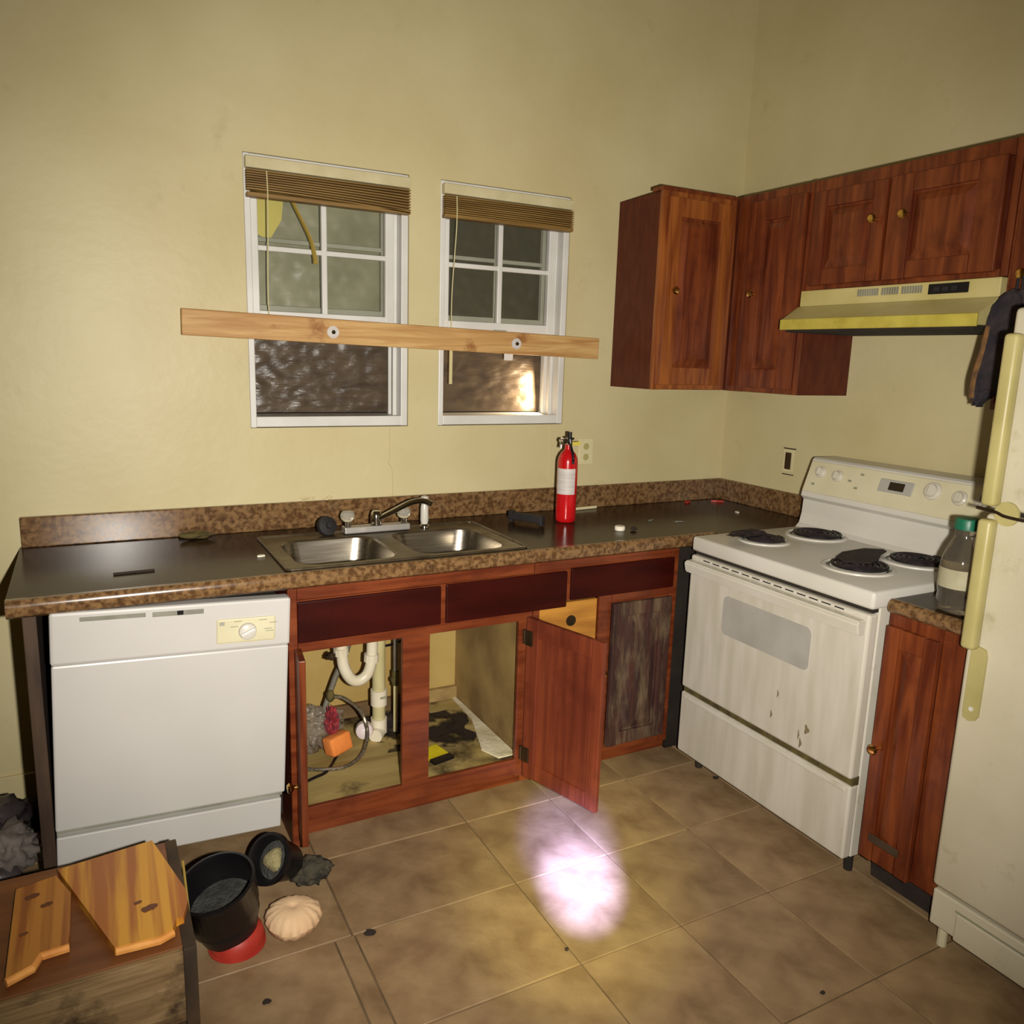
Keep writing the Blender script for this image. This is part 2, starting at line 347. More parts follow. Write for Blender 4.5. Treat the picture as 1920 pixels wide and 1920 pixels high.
# ------------------------------------------------------------------ windows
def make_window(idx, x0, x1):
    z0, z1 = WZ
    fr = bmesh.new(); t = .03; g = .001
    bxm(fr, x0+g, x0+.022, .0, .17, z0+g, z1-g, bev=.003); bxm(fr, x1-.03, x1-g, .0, .17, z0+g, z1-g, bev=.003)
    bxm(fr, x0+.02, x1-.025, .0, .17, z0+g, z0+.042, bev=.003); bxm(fr, x0+.02, x1-.025, .0, .17, z1-.04, z1-g, bev=.003)
    # balance tracks in the right and left jambs
    bxm(fr, x1-.045, x1-.03, .05, .06, z0+.04, z1-.04); bxm(fr, x1-.045, x1-.03, .10, .11, z0+.04, z1-.04)
    w_ = obj('window_%d' % idx, fr, 'vinyl'); w_['kind'] = 'structure'
    # raised inner sash, four lights
    a0, a1, b0, b1 = x0+.024, x1-.05, 1.655, 2.17
    s = bmesh.new(); sw = .036
    bxm(s, a0, a0+sw-.012, .02, .05, b0, b1, bev=.003); bxm(s, a1-sw, a1, .02, .05, b0, b1, bev=.003)
    bxm(s, a0+.01, a1-.01, .02, .05, b0, b0+.05, bev=.003); bxm(s, a0+.01, a1-.01, .02, .05, b1-.05, b1, bev=.003)
    sash = obj('inner_sash', s, 'vinyl', w_)
    mid = (a0+a1)/2 - .004
    obj('muntin', box(mid-.010, mid+.010, .024, .046, b0+.04, b1-.04, bev=.003), 'vinyl', sash)
    obj('muntin', box(a0+.02, a1-.03, .026, .044, 1.908, 1.926, bev=.003), 'vinyl', sash)
    obj('sash_latch', box(mid-.03, mid+.03, .008, .02, b0+.006, b0+.02, bev=.003), 'vinyl2', sash)
    gl = mat('window_glass', (120, 125, 110), None, rough=.05, alpha=.10, spec=.6)
    for (p, q) in ((a0+.022, mid-.008), (mid+.008, a1-.034)):
        for (c0, c1) in ((b0+.048, 1.910), (1.924, b1-.048)):
            obj('pane', box(p, q, .033, .037, c0, c1), gl, sash)
    # fixed outer sash behind
    s = bmesh.new()
    bxm(s, a0, a0+.03, .085, .11, 1.70, 2.18, bev=.002); bxm(s, a1-.03, a1+.03, .085, .11, 1.70, 2.18, bev=.002)
    bxm(s, a0+.02, a1, .085, .11, 1.70, 1.728, bev=.002); bxm(s, a0+.02, a1, .09, .105, 1.945, 1.962, bev=.002)
    bxm(s, mid+.006, mid+.022, .09, .105, 1.72, 2.18, bev=.002)
    obj('outer_sash', s, 'vinyl2', w_)
    return w_
make_window(1, *WX[0]); make_window(2, *WX[1])
# sheets of plastic fixed behind the openings
def sheet(name, m, label, x0, x1, z0, z1, y, amp, seed, nx=44, nz=44):
    bm = bmesh.new(); V = []
    for j in range(nz+1):
        for i in range(nx+1):
            x = x0+(x1-x0)*i/nx; z = z0+(z1-z0)*j/nz
            p = Vector((x*9+z*5+seed, z*16-x*6, seed)); q = Vector((x*26+z*14, z*40-x*14, seed+4))
            e = min(1, i/3, (nx-i)/3, j/3, (nz-j)/3)
            d = (abs(noise.noise(p))*1.3+noise.noise(q)*.45)*amp*e
            V.append(bm.verts.new((x, y-d, z)))
    for j in range(nz):
        for i in range(nx):
            a = j*(nx+1)+i; bm.faces.new((V[a], V[a+1], V[a+nx+2], V[a+nx+1]))
    r = bmesh.ops.extrude_face_region(bm, geom=bm.faces[:])
    for v in r['geom']:
        if isinstance(v, bmesh.types.BMVert): v.co.y += .0015
    return solo(name, bm, m, label, 'plastic sheet', smooth=True)
sheet('plastic_sheet', 'filmbrown', 'crinkled brown film filling the lower half of the left window', -2.212, -1.672, 1.335, 1.69, .15, .010, 3)
sheet('plastic_sheet', 'filmbrown', 'brown film glowing at one corner, lower half of the right window', -1.488, -.962, 1.335, 1.69, .15, .006, 8)
sheet('plastic_sheet', 'filmpale', 'pale greyish sheet behind the upper panes of the left window', -2.212, -1.672, 1.70, 2.178, .14, .006, 12)
sheet('plastic_sheet', 'filmolive', 'dark olive sheet behind the upper panes of the right window', -1.488, -.962, 1.70, 2.178, .14, .006, 17)
solo('yellow_sheet', prism(bmesh.new(), [(-2.19, 1.98), (-2.13, 1.955), (-2.085, 2.03), (-2.07, 2.175), (-2.19, 2.175)], .118, .122, 'y'), 'yellow_sheet',
     'folded yellow sheet seen through the top left pane of left window', 'sheet')
solo('hanging_strap', tube(bmesh.new(), [(-2.10, .012, 2.14), (-2.06, .010, 2.06), (-2.01, .008, 1.96), (-1.995, .008, 1.90), (-1.992, .008, 1.875)], .009, n=8, flat=.35), 'strap',
     'olive brown strap dangling slantwise from the left window blind', 'strap')
# small area light added inside the right window recess, making the film's corner glow
ld = bpy.data.lights.new('film_glow_light', 'AREA'); ld.energy = 2.2; ld.color = (1, .78, .5); ld.size = .05; ld.shape = 'RECTANGLE'; ld.size_y = .16
lo = bpy.data.objects.new('film_glow_light', ld); C.objects.link(lo); lo.location = (-.995, .105, 1.42); aim(lo, (-1.2, .16, 1.40))

def blind(x0, x1, label, sag, wand):
    t = thing('window_blind', label, 'blind', ((x0+x1)/2, -.02, 2.09), 'raised blinds at the window tops')
    zt = 2.205
    b = bmesh.new(); bxm(b, x0+.004, x1-.004, -.03, .012, zt-.038, zt, bev=.003)
    obj('head_rail', b, 'headrail', t)
    n = 9; pitch = .0075
    for k in range(n):
        z = zt-.044-k*pitch
        b = bmesh.new(); nseg = 10; prev = None
        A = []
        for i in range(nseg+1):
            u = i/nseg; x = x0+.006+(x1-x0-.012)*u
            dz = -sag*u*u*(k/n)
            A.append([b.verts.new((x, -.034, z+dz)), b.verts.new((x, .012, z+dz-.001)), b.verts.new((x, .012, z+dz-.0045)), b.verts.new((x, -.034, z+dz-.0035))])
        for p, q in zip(A, A[1:]):
            for e in range(4): b.faces.new((p[e], p[(e+1) % 4], q[(e+1) % 4], q[e]))
        b.faces.new(A[0]); b.faces.new(A[-1][::-1])
        obj('slat', b, 'slat', t)
    z = zt-.044-n*pitch-sag*.4
    obj('bottom_rail', box(x0+.006, x1-.006, -.034, .012, z-.010, z+.004, bev=.003), 'slat', t)
    obj('lift_cord', tube(bmesh.new(), [(wand[0], -.036, 2.16), (wand[0]+.002, -.034, 2.05), (wand[0]+.003, .004, 1.80), (wand[0]+.004, .005, wand[1])], .0022, n=6), 'cord', t)
    if wand[2]:
        obj('wand_end', box(wand[0]-.002, wand[0]+.010, .002, .012, wand[3], wand[1]+.02, bev=.002), 'cord', t)
    return t
blind(WX[0][0], WX[0][1], 'raised brown slatted blind drooping at its right end, left window', .022, (-2.165, 1.68, False, 0))
blind(WX[1][0], WX[1][1], 'raised brown slatted blind lying level atop the right window', .006, (-1.462, 1.60, True, 1.455))
# thin cords that run down the wall
solo('loose_string', tube(bmesh.new(), [(-1.716, -.003, 1.288), (-1.718, -.003, 1.16), (-1.722, -.004, 1.145), (-1.706, -.003, 1.12), (-1.703, -.003, 1.018)], .0022, n=6), 'cord',
     'thin kinked cord on the wall below the left window', 'cord')
solo('loose_string', tube(bmesh.new(), [(-.992, -.003, 1.286), (-.99, -.003, 1.15), (-.985, -.003, 1.02)], .0022, n=6), 'cord',
     'thin cord down the wall beside the fire extinguisher', 'cord')

# lumber bar across both windows
t = thing('lumber_bar', 'pale pine board bolted slantwise across both windows', 'board', (-1.62, -.02, 1.57))
ang = math.atan2(-.036, 1.665)
mt = Matrix.Translation((-1.62, -.022, 1.633)) @ Matrix.Rotation(-ang, 4, 'Y')
obj('plank', box(-.835, .835, -.018, .018, -.0435, .0435, bev=.003, mtx=mt), 'board', t)
for (px, pz) in ((-1.945, 1.637), (-1.19, 1.622)):
    obj('washer', disc_y([(0, 0), (.022, 0), (.022, .0025), (.007, .0025), (0, .003)], (px, -.0405, pz), 24), 'label', t, smooth=True)
    bl = obj('bolt_head', cyl(bmesh.new(), (px, -.042, pz), (px, -.05, pz), .008, n=6), 'chrome', t)
solo('tape_scrap', box(-1.225, -1.185, -.006, -.002, 1.555, 1.592, bev=.001), 'vinyl', 'scrap of pale tape below the lumber board, right window', 'tape')

# ------------------------------------------------------------------ cabinet doors
def T(x, y, z, rz=0): return Matrix.Translation((x, y, z)) @ Matrix.Rotation(rz, 4, 'Z')
FX = -PI/2   # front faces -x
def raised_door(parent, mtx, w_, h_, sx=.055, sz=.06, th=.02, mframe='cherry', mpanel='cherry', knob=None, name='door', knobm='brass', label=None, flip=False):
    """door seen from local -y, lower left corner at the local origin"""
    b = bmesh.new()
    bxm(b, 0, sx, -th, 0, 0, h_, bev=.003, mtx=mtx); bxm(b, w_-sx, w_, -th, 0, 0, h_, bev=.003, mtx=mtx)
    bxm(b, sx, w_-sx, -th, 0, 0, sz, bev=.003, mtx=mtx); bxm(b, sx, w_-sx, -th, 0, h_-sz, h_, bev=.003, mtx=mtx)
    d = obj(name, b, mframe, parent, label)
    # raised and fielded panel
    b = bmesh.new(); e = .03
    def ring(ins, y): return [b.verts.new(mtx @ Vector(p)) for p in ((sx+ins, y, sz+ins), (w_-sx-ins, y, sz+ins), (w_-sx-ins, y, h_-sz-ins), (sx+ins, y, h_-sz-ins))]
    rs = [ring(-.004, -.002), ring(-.004, -.008), ring(.006, -.007), ring(e, -.016), ring(e+.004, -.0175)]
    for A, B_ in zip(rs, rs[1:]):
        for i in range(4): b.faces.new((A[i], A[(i+1) % 4], B_[(i+1) % 4], B_[i]))
    b.faces.new(rs[-1]); b.faces.new(rs[0][::-1])
    obj('panel', b, mpanel, d)
    if knob:
        k = bmesh.new(); lathe(k, [(0, 0), (.006, 0), (.005, .010), (.013, .017), (.016, .024), (.012, .030), (0, .032)], n=18)
        k.transform(mtx @ Matrix.Translation((knob[0], -th, knob[1])) @ Matrix.Rotation(PI/2, 4, 'X'))
        obj('knob', k, knobm, d, smooth=True)
    return d

# ------------------------------------------------------------------ wall cabinets
ZT, ZB = 2.245, 1.455
t = thing('wall_cabinet', 'tall red-brown wall cabinet nearest the windows, with brown side panel', 'cabinet', (-.5, -.15, ZB), 'cherry wall cabinets')
b = bmesh.new(); bxm(b, -.69, -.305, -.285, -.003, ZB, ZT-.015); obj('carcass', b, 'panel_side', t)
b = bmesh.new()
bxm(b, -.695, -.655, -.305, -.285, ZB, ZT, bev=.002); bxm(b, -.36, -.308, -.305, -.285, ZB, ZT, bev=.002)
bxm(b, -.655, -.36, -.305, -.285, ZB, ZB+.035, bev=.002); bxm(b, -.655, -.36, -.305, -.285, ZT-.045, ZT, bev=.002)
obj('face_frame', b, 'cherry_orange', t)
obj('top_trim', box(-.70, -.308, -.307, -.24, ZT-.012, ZT+.002), 'cherry', t)
raised_door(t, T(-.672, -.305, ZB+.02), .33, .735, sx=.062, sz=.075, knob=(.035, .375), mframe='cherry_orange')
t = thing('wall_cabinet', 'tall red-brown wall cabinet in the corner, left of the range hood', 'cabinet', (-.15, -.35, ZB), 'cherry wall cabinets')
b = bmesh.new(); bxm(b, -.285, -.003, -.695, -.004, ZB, ZT-.004); obj('carcass', b, 'panel_side', t)
b = bmesh.new()
bxm(b, -.305, -.285, -.41, -.31, ZB, ZT, bev=.002); bxm(b, -.305, -.285, -.698, -.68, ZB, ZT, bev=.002)
bxm(b, -.305, -.285, -.68, -.41, ZB, ZB+.035, bev=.002); bxm(b, -.305, -.285, -.68, -.41, ZT-.045, ZT, bev=.002)
obj('face_frame', b, 'cherry', t)
raised_door(t, T(-.305, -.405, ZB+.02, FX), .28, .735, sx=.075, sz=.08, knob=(.05, .375))
ZC = 1.85
t = thing('wall_cabinet', 'short two-door wall cabinet mounted directly above the range hood', 'cabinet', (-.15, -1.085, ZC), 'cherry wall cabinets')
b = bmesh.new(); bxm(b, -.285, -.003, -1.468, -.702, ZC, ZT-.004); obj('carcass', b, 'panel_side', t)
b = bmesh.new()
bxm(b, -.305, -.285, -.725, -.702, ZC, ZT, bev=.002); bxm(b, -.305, -.285, -1.47, -1.445, ZC, ZT, bev=.002); bxm(b, -.305, -.285, -1.07, -1.02, ZC, ZT, bev=.002)
bxm(b, -.305, -.285, -1.445, -.725, ZC, ZC+.025, bev=.002); bxm(b, -.305, -.285, -1.445, -.725, ZT-.05, ZT, bev=.002)
obj('face_frame', b, 'cherry', t)
raised_door(t, T(-.305, -.728, ZC+.015, FX), .308, .335, sx=.055, sz=.06, knob=(.275, .205))
raised_door(t, T(-.305, -1.048, ZC+.015, FX), .39, .335, sx=.085, sz=.06, knob=(.072, .205))
t = thing('wall_cabinet', 'tall narrow wall cabinet at the right edge, behind the oven mitt', 'cabinet', (-.15, -1.63, ZB), 'cherry wall cabinets')
b = bmesh.new(); bxm(b, -.285, -.003, -1.785, -1.476, ZB, ZT-.004); obj('carcass', b, 'panel_side', t)
b = bmesh.new()
bxm(b, -.305, -.285, -1.50, -1.474, ZB, ZT, bev=.002); bxm(b, -.305, -.285, -1.787, -1.76, ZB, ZT, bev=.002)
bxm(b, -.305, -.285, -1.76, -1.50, ZB, ZB+.035, bev=.002); bxm(b, -.305, -.285, -1.76, -1.50, ZT-.05, ZT, bev=.002)
obj('face_frame', b, 'cherryh', t)
raised_door(t, T(-.305, -1.492, ZB+.02, FX), .28, .73, knob=(.045, .375))

# ------------------------------------------------------------------ range hood
t = thing('range_hood', 'yellowed almond range hood under the short wall cabinet', 'range hood', (-.2, -1.085, 1.70))
obj('upper_shell', box(-.325, -.004, -1.468, -.703, 1.79, 1.848, bev=.003), 'hood', t)
b = bmesh.new()
prism(b, [(-.004, 1.705), (-.412, 1.705), (-.412, 1.738), (-.33, 1.789), (-.004, 1.789)], -1.468, -.703, 'y')
obj('flared_skirt', b, 'hood', t)
obj('front_lip', box(-.42, -.41, -1.469, -.702, 1.70, 1.739, bev=.003), 'hoodlip', t)
obj('dark_underside', box(-.40, -.03, -1.45, -.72, 1.692, 1.7045), 'darkgap', t)
gr = obj('vent_grille', box(-.3265, -.3245, -1.215, -.955, 1.812, 1.842), 'hood', t)
for k in range(26):
    if k in (9, 17): continue
    y = -.963 - k*.0097
    obj('louvre', box(-.3285, -.326, y-.0065, y, 1.815, 1.839), 'greygap', gr)
obj('control_strip', box(-.3285, -.3245, -1.37, -1.235, 1.808, 1.84, bev=.001), 'black', t)
for k in range(3): obj('rocker_switch', box(-.332, -.3285, -1.275-k*.03, -1.255-k*.03, 1.816, 1.83, bev=.001), 'blackmatte', t)

# oven mitt hanging on the right cabinet's knob
t = thing('oven_mitt', 'dark quilted oven mitt hanging from a cabinet knob beside the hood', 'oven mitt', (-.37, -1.53, 1.46))
b = bmesh.new()
pr_ = [(-1.535, 1.80), (-1.50, 1.775), (-1.485, 1.74), (-1.478, 1.68), (-1.472, 1.60), (-1.462, 1.52), (-1.463, 1.478), (-1.478, 1.458), (-1.496, 1.472), (-1.507, 1.50), (-1.52, 1.505), (-1.545, 1.50), (-1.575, 1.52), (-1.60, 1.60), (-1.605, 1.72), (-1.59, 1.79), (-1.56, 1.81)]
prism(b, pr_, -.405, -.345, 'x'); bmesh.ops.bevel(b, geom=b.edges[:], offset=.014, segments=3, affect='EDGES')
obj('mitt_body', b, 'mitt', t, smooth=True)
b = bmesh.new(); tube(b, [(-.398, -1.497, 1.70), (-.40, -1.487, 1.62), (-.40, -1.474, 1.54), (-.398, -1.476, 1.49)], .011, n=8)
obj('printed_edge', b, 'mittedge', t, smooth=True)
obj('hanging_loop', tube(bmesh.new(), [(-.37, -1.545, 1.80), (-.352, -1.535, 1.835), (-.346, -1.54, 1.846), (-.352, -1.548, 1.835), (-.37, -1.56, 1.80)], .004, n=8), 'mitt', t)

# ------------------------------------------------------------------ base cabinets (along the back wall)
YFc = -.62
t = thing('sink_base_cabinet', 'open red-brown cabinet under the sink with a door swung out', 'cabinet', (-1.84, -.31, 0))
b = bmesh.new()
bxm(b, -2.255, -2.227, -.62, -.60, 0, .868, bev=.002)             # left stile to the floor
bxm(b, -1.888, -1.790, -.62, -.60, .13, .66, bev=.002)            # mid stile
bxm(b, -1.455, -1.40, -.62, -.60, .06, .70, bev=.002)
bxm(b, -2.227, -1.40, -.62, -.60, .825, .868, bev=.002)           # top rail
bxm(b, -2.227, -1.40, -.62, -.60, .655, .695, bev=.002)           # middle rail
bxm(b, -2.227, -1.40, -.62, -.60, .065, .132, bev=.002)           # bottom rail
bxm(b, -2.227, -1.40, -.62, -.60, .695, .825)
obj('face_frame', b, 'cherryh', t)
obj('toe_kick', box(-2.225, -1.405, -.56, -.545, .001, .065), 'cherryh', t)
obj('side_panel', box(-2.253, -2.235, -.60, -.002, 0, .866), 'panel_side', t)
obj('side_panel', box(-1.425, -1.407, -.60, -.002, .07, .866), 'plywall', t, 'grimy tan inner side panel')
obj('bottom_shelf', box(-2.235, -1.425, -.60, -.016, .105, .125), 'plyfloor', t)
obj('back_panel', box(-2.235, -1.425, -.014, -.003, .125, .86), 'cabback', t)
obj('back_cleat', box(-2.235, -1.425, -.035, -.0145, .126, .18), 'plywall', t)
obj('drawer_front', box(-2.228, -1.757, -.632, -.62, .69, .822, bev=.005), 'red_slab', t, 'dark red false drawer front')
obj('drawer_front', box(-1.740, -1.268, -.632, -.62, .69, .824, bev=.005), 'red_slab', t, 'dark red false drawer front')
# left door leaf seen edge on
d = obj('door', box(0, .11, -.02, 0, 0, .60, bev=.002, mtx=Matrix.Translation((-2.222, -.642, .08)) @ Matrix.Rotation(R(-97), 4, 'Z')), 'cherry', t, 'narrow left door leaf, seen almost edge on')
k = bmesh.new(); lathe(k, [(0, 0), (.006, 0), (.005, .010), (.013, .017), (.016, .024), (.012, .030), (0, .032)], n=18)
k.transform(Matrix.Translation((-2.26, -.72, .27)) @ Matrix.Rotation(-PI/2, 4, 'Y'))
obj('knob', k, 'brass', d, smooth=True)
# right door, swung out: we see its back
dm = Matrix.Translation((-1.428, -.640, .078)) @ Matrix.Rotation(math.atan2(-.325, .098), 4, 'Z')
W, Hd = .345, .60
b = bmesh.new()
bxm(b, 0, .055, -.010, .010, 0, Hd, bev=.002, mtx=dm); bxm(b, W-.05, W, -.010, .010, 0, Hd, bev=.002, mtx=dm)
bxm(b, .055, W-.05, -.010, .010, 0, .06, bev=.002, mtx=dm); bxm(b, .055, W-.05, -.010, .010, Hd-.065, Hd, bev=.002, mtx=dm)
d = obj('door', b, 'red_inner', t, 'right door swung wide open showing its back')
obj('panel', box(.05, W-.045, -.003, .004, .055, Hd-.06, mtx=dm), 'red_inner', d)
for z in (.06, .50):
    h_ = bmesh.new(); bxm(h_, .004, .034, -.017, -.0102, z, z+.055, bev=.002, mtx=dm); cyl(h_, dm @ Vector((-.006, -.012, z+.002)), dm @ Vector((-.006, -.012, z+.053)), .006, n=10)
    obj('hinge', h_, 'bronze', d)
k = bmesh.new(); lathe(k, [(0, 0), (.006, 0), (.005, .010), (.013, .017), (.016, .024), (0, .03)], n=14)
k.transform(dm @ Matrix.Translation((W-.03, .010, .48)) @ Matrix.Rotation(-PI/2, 4, 'X'))
obj('knob', k, 'brass', d, smooth=True)

t = thing('corner_base_cabinet', 'worn base cabinet right of the sink with peeling door', 'cabinet', (-.9, -.31, 0))
b = bmesh.new()
bxm(b, -1.398, -1.373, -.62, -.60, .06, .868, bev=.002); bxm(b, -1.118, -1.060, -.62, -.60, .06, .72, bev=.002)
bxm(b, -.79, -.752, -.62, -.60, .06, .868, bev=.002)
bxm(b, -1.373, -.79, -.62, -.60, .83, .868, bev=.002); bxm(b, -1.06, -.79, -.62, -.60, .672, .72, bev=.002)
bxm(b, -1.373, -.79, -.62, -.60, .065, .10, bev=.002)
bxm(b, -1.395, -.79, -.618, -.602, .71, .84)
obj('face_frame', b, 'cherryh', t)
obj('toe_kick', box(-1.40, -.66, -.56, -.545, .001, .065), 'cherryh', t)
obj('side_panel', box(-1.402, -1.39, -.60, -.003, .07, .866), 'plywall', t)
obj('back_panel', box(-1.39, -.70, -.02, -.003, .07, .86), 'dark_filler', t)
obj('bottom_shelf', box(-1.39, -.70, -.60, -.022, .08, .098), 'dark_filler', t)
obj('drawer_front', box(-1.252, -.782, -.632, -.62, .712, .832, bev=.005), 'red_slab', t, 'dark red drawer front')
dr = obj('drawer_box', box(-1.37, -1.121, -.61, -.20, .50, .70, bev=.002), 'pine', t, 'bare yellow pine drawer box without its front')
obj('pull_hole', disc_y([(0, 0), (.012, 0), (.013, .002), (.020, .002), (.021, -.002)], (-1.233, -.611, .628)), 'bronze', dr, smooth=True)
raised_door(t, T(-1.062, -.62, .10), .274, .578, sx=.055, sz=.055, mframe='worn', mpanel='worn', label='worn door with its finish peeling off')
for z in (.16, .60): obj('hinge', box(-.79, -.784, -.634, -.62, z, z+.05, bev=.001), 'bronze', t)
obj('corner_filler', box(-.751, -.66, -.612, -.60, .02, .868), 'dark_filler', t)

t = thing('end_panel', 'dark brown upright panel ending the counter left of the dishwasher', 'panel', (-2.92, -.3, 0))
obj('upright', box(-2.938, -2.905, -.62, -.003, 0, .868, bev=.002), 'dark_side', t)

# ------------------------------------------------------------------ countertop
t = thing('countertop', 'brown speckled laminate countertop with backsplash along two walls', 'countertop', (-1.5, -.3, .87))
ZQ = .915
b = bmesh.new()
SX0, SX1, SY0, SY1 = -2.235, -1.435, -.60, -.155
bxm(b, -2.97, SX0, -.615, -.003, .872, ZQ); bxm(b, SX1, -.003, -.615, -.003, .872, ZQ)
bxm(b, SX0, SX1, -.615, SY0, .872, ZQ); bxm(b, SX0, SX1, SY1, -.003, .872, ZQ)
bxm(b, -.60, -.003, -.71, -.615, .872, ZQ)
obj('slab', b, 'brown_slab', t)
b = bmesh.new(); prof = [(-.61, .868), (-.64, .868), (-.650, .876), (-.652, .895), (-.650, .910), (-.642, .9175), (-.628, .9175), (-.614, .9152)]
A = [b.verts.new((-2.97, p, q)) for p, q in prof]; B_ = [b.verts.new((-.605, p, q)) for p, q in prof]
for i in range(len(prof)): b.faces.new((A[i], A[(i+1) % len(prof)], B_[(i+1) % len(prof)], B_[i]))
b.faces.new(A); b.faces.new(B_[::-1])
obj('rolled_front_edge', b, 'brown_top', t, smooth=True)
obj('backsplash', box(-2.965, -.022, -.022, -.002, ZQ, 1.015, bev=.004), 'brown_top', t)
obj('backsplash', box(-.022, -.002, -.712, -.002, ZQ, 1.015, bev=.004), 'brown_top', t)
t = thing('countertop', 'small speckled countertop between range and refrigerator', 'countertop', (-.4, -1.65, .87))
b = bmesh.new(); bxm(b, -.715, -.003, -1.778, -1.522, .872, .912); obj('slab', b, 'brown_slab', t)
obj('rolled_front_edge', cyl(bmesh.new(), (-.715, -1.778, .892), (-.715, -1.522, .892), .0215, n=16), 'brown_top', t, smooth=True)

# ------------------------------------------------------------------ sink and faucet
t = thing('kitchen_sink', 'double-bowl stainless steel sink set in the counter', 'sink', (-1.83, -.37, .73))
b = bmesh.new()
RX0, RX1, RY0, RY1 = -2.255, -1.418, -.612, -.14
bowls = [(-2.205, -1.868, -.572, -.225), (-1.808, -1.468, -.572, -.225)]
zz = ZQ+.0035
def rrect(x0, x1, y0, y1, r, z, n=6):
    P = []
    for cx_, cy_, a0 in ((x1-r, y1-r, 0), (x0+r, y1-r, 90), (x0+r, y0+r, 180), (x1-r, y0+r, 270)):
        for i in range(n+1):
            a = R(a0+90*i/n); P.append(Vector((cx_+r*math.cos(a), cy_+r*math.sin(a), z)))
    return P
# deck as two halves, each a ring between a rectangle and its bowl
def half(x0, x1, bw):
    outer = rrect(x0, x1, RY0, RY1, .012, zz); inn = rrect(*bw, .07, zz); inn2 = rrect(bw[0]+.006, bw[1]-.006, bw[2]+.006, bw[3]-.006, .066, zz-.006)
    O = [b.verts.new(p) for p in outer]; I = [b.verts.new(p) for p in inn]; I2 = [b.verts.new(p) for p in inn2]
    n = len(O)
    for i in range(n):
        b.faces.new((O[i], O[(i+1) % n], I[(i+1) % n], I[i])); b.faces.new((I[i], I[(i+1) % n], I2[(i+1) % n], I2[i]))
half(RX0, -1.838, bowls[0]); half(-1.838, RX1, bowls[1])
deck = obj('rim', b, 'rim', t)
b = bmesh.new(); tube(b, rrect(RX0+.004, RX1-.004, RY0+.004, RY1-.004, .02, zz+.001) + [rrect(RX0+.004, RX1-.004, RY0+.004, RY1-.004, .02, zz+.001)[0]], .0045, n=8, smooth=False)
obj('rim_bead', b, 'rim', t, smooth=True)
for bw in bowls:
    b = bmesh.new(); prev = None; rr_ = .066
    lv = [(0.006, zz-.006, .066), (.012, zz-.03, .066), (.02, zz-.12, .07), (.035, zz-.165, .08), (.07, zz-.182, .09), (.13, zz-.186, .04)]
    rings = [[b.verts.new(p) for p in rrect(bw[0]+i_, bw[1]-i_, bw[2]+i_, bw[3]-i_, min(r_, (bw[3]-bw[2])/2-i_-.001), z_)] for i_, z_, r_ in lv]
    n = len(rings[0])
    for A, B_ in zip(rings, rings[1:]):
        for i in range(n): b.faces.new((A[i], A[(i+1) % n], B_[(i+1) % n], B_[i]))
    b.faces.new(rings[-1])
    bo = obj('bowl', b, 'steel', t, smooth=True)
    cx_, cy_ = (bw[0]+bw[1])/2, (bw[2]+bw[3])/2
    obj('drain', lathe(bmesh.new(), [(0, .002), (.02, .001), (.04, .004), (.045, .001)], (cx_, cy_, zz-.185), n=20), 'chrome', bo, smooth=True)
t = thing('faucet', 'chrome two-handle faucet with low spout behind the sink bowls', 'faucet', (-1.83, -.18, zz))
b = box(-1.955, -1.705, -.205, -.155, zz+.002, zz+.026, bev=.004); obj('base_plate', b, 'satin', t)
obj('spout_hub', lathe(bmesh.new(), [(.022, 0), (.022, .03), (.018, .045), (.014, .05), (0, .052)], (-1.83, -.18, zz+.028), n=18), 'chrome', t, smooth=True)
obj('spout', tube(bmesh.new(), [(-1.83, -.185, zz+.045), (-1.79, -.22, zz+.075), (-1.73, -.27, zz+.118), (-1.69, -.30, zz+.128), (-1.668, -.32, zz+.118)], .0105, n=12), 'chrome', t, smooth=True)
for x in (-1.938, -1.722):
    obj('handle_post', cyl(bmesh.new(), (x, -.18, zz+.028), (x, -.18, zz+.045), .013), 'chrome', t, smooth=True)
    k = bmesh.new(); lathe(k, [(0, .0), (.016, .002), (.024, .012), (.026, .026), (.020, .038), (0, .042)], (x, -.18, zz+.044), n=20, fn=lambda a, z: 1+.05*math.cos(8*a))
    obj('clear_knob', k, 'clear', t, smooth=True)
t = thing('side_sprayer', 'white sink sprayer standing upright right of the faucet', 'sprayer', (-1.637, -.175, zz))
obj('collar', lathe(bmesh.new(), [(0, 0), (.020, 0), (.020, .008), (.015, .014), (0, .014)], (-1.637, -.175, zz+.001), n=18), 'chrome', t, smooth=True)
obj('sprayer_body', lathe(bmesh.new(), [(0, .014), (.013, .014), (.016, .03), (.015, .08), (.012, .092), (0, .092)], (-1.637, -.175, zz), n=18), 'white', t, smooth=True)
obj('spray_head', lathe(bmesh.new(), [(0, .09), (.013, .094), (.0175, .106), (.014, .120), (0, .125)], (-1.637, -.175, zz), n=18), 'white', t, smooth=True)
b = bmesh.new(); lathe(b, [(0, 0), (.030, .0), (.037, .006), (.034, .022), (.012, .028), (.010, .036), (0, .037)], n=20)
b.transform(Matrix.Translation((-2.015, -.165, zz+.028)) @ Matrix.Rotation(R(70), 4, 'X') @ Matrix.Rotation(R(10), 4, 'Y'))
solo('rubber_stopper', b, 'blackmatte', 'dark rubber drain stopper leaning left of the faucet', 'stopper', smooth=True)

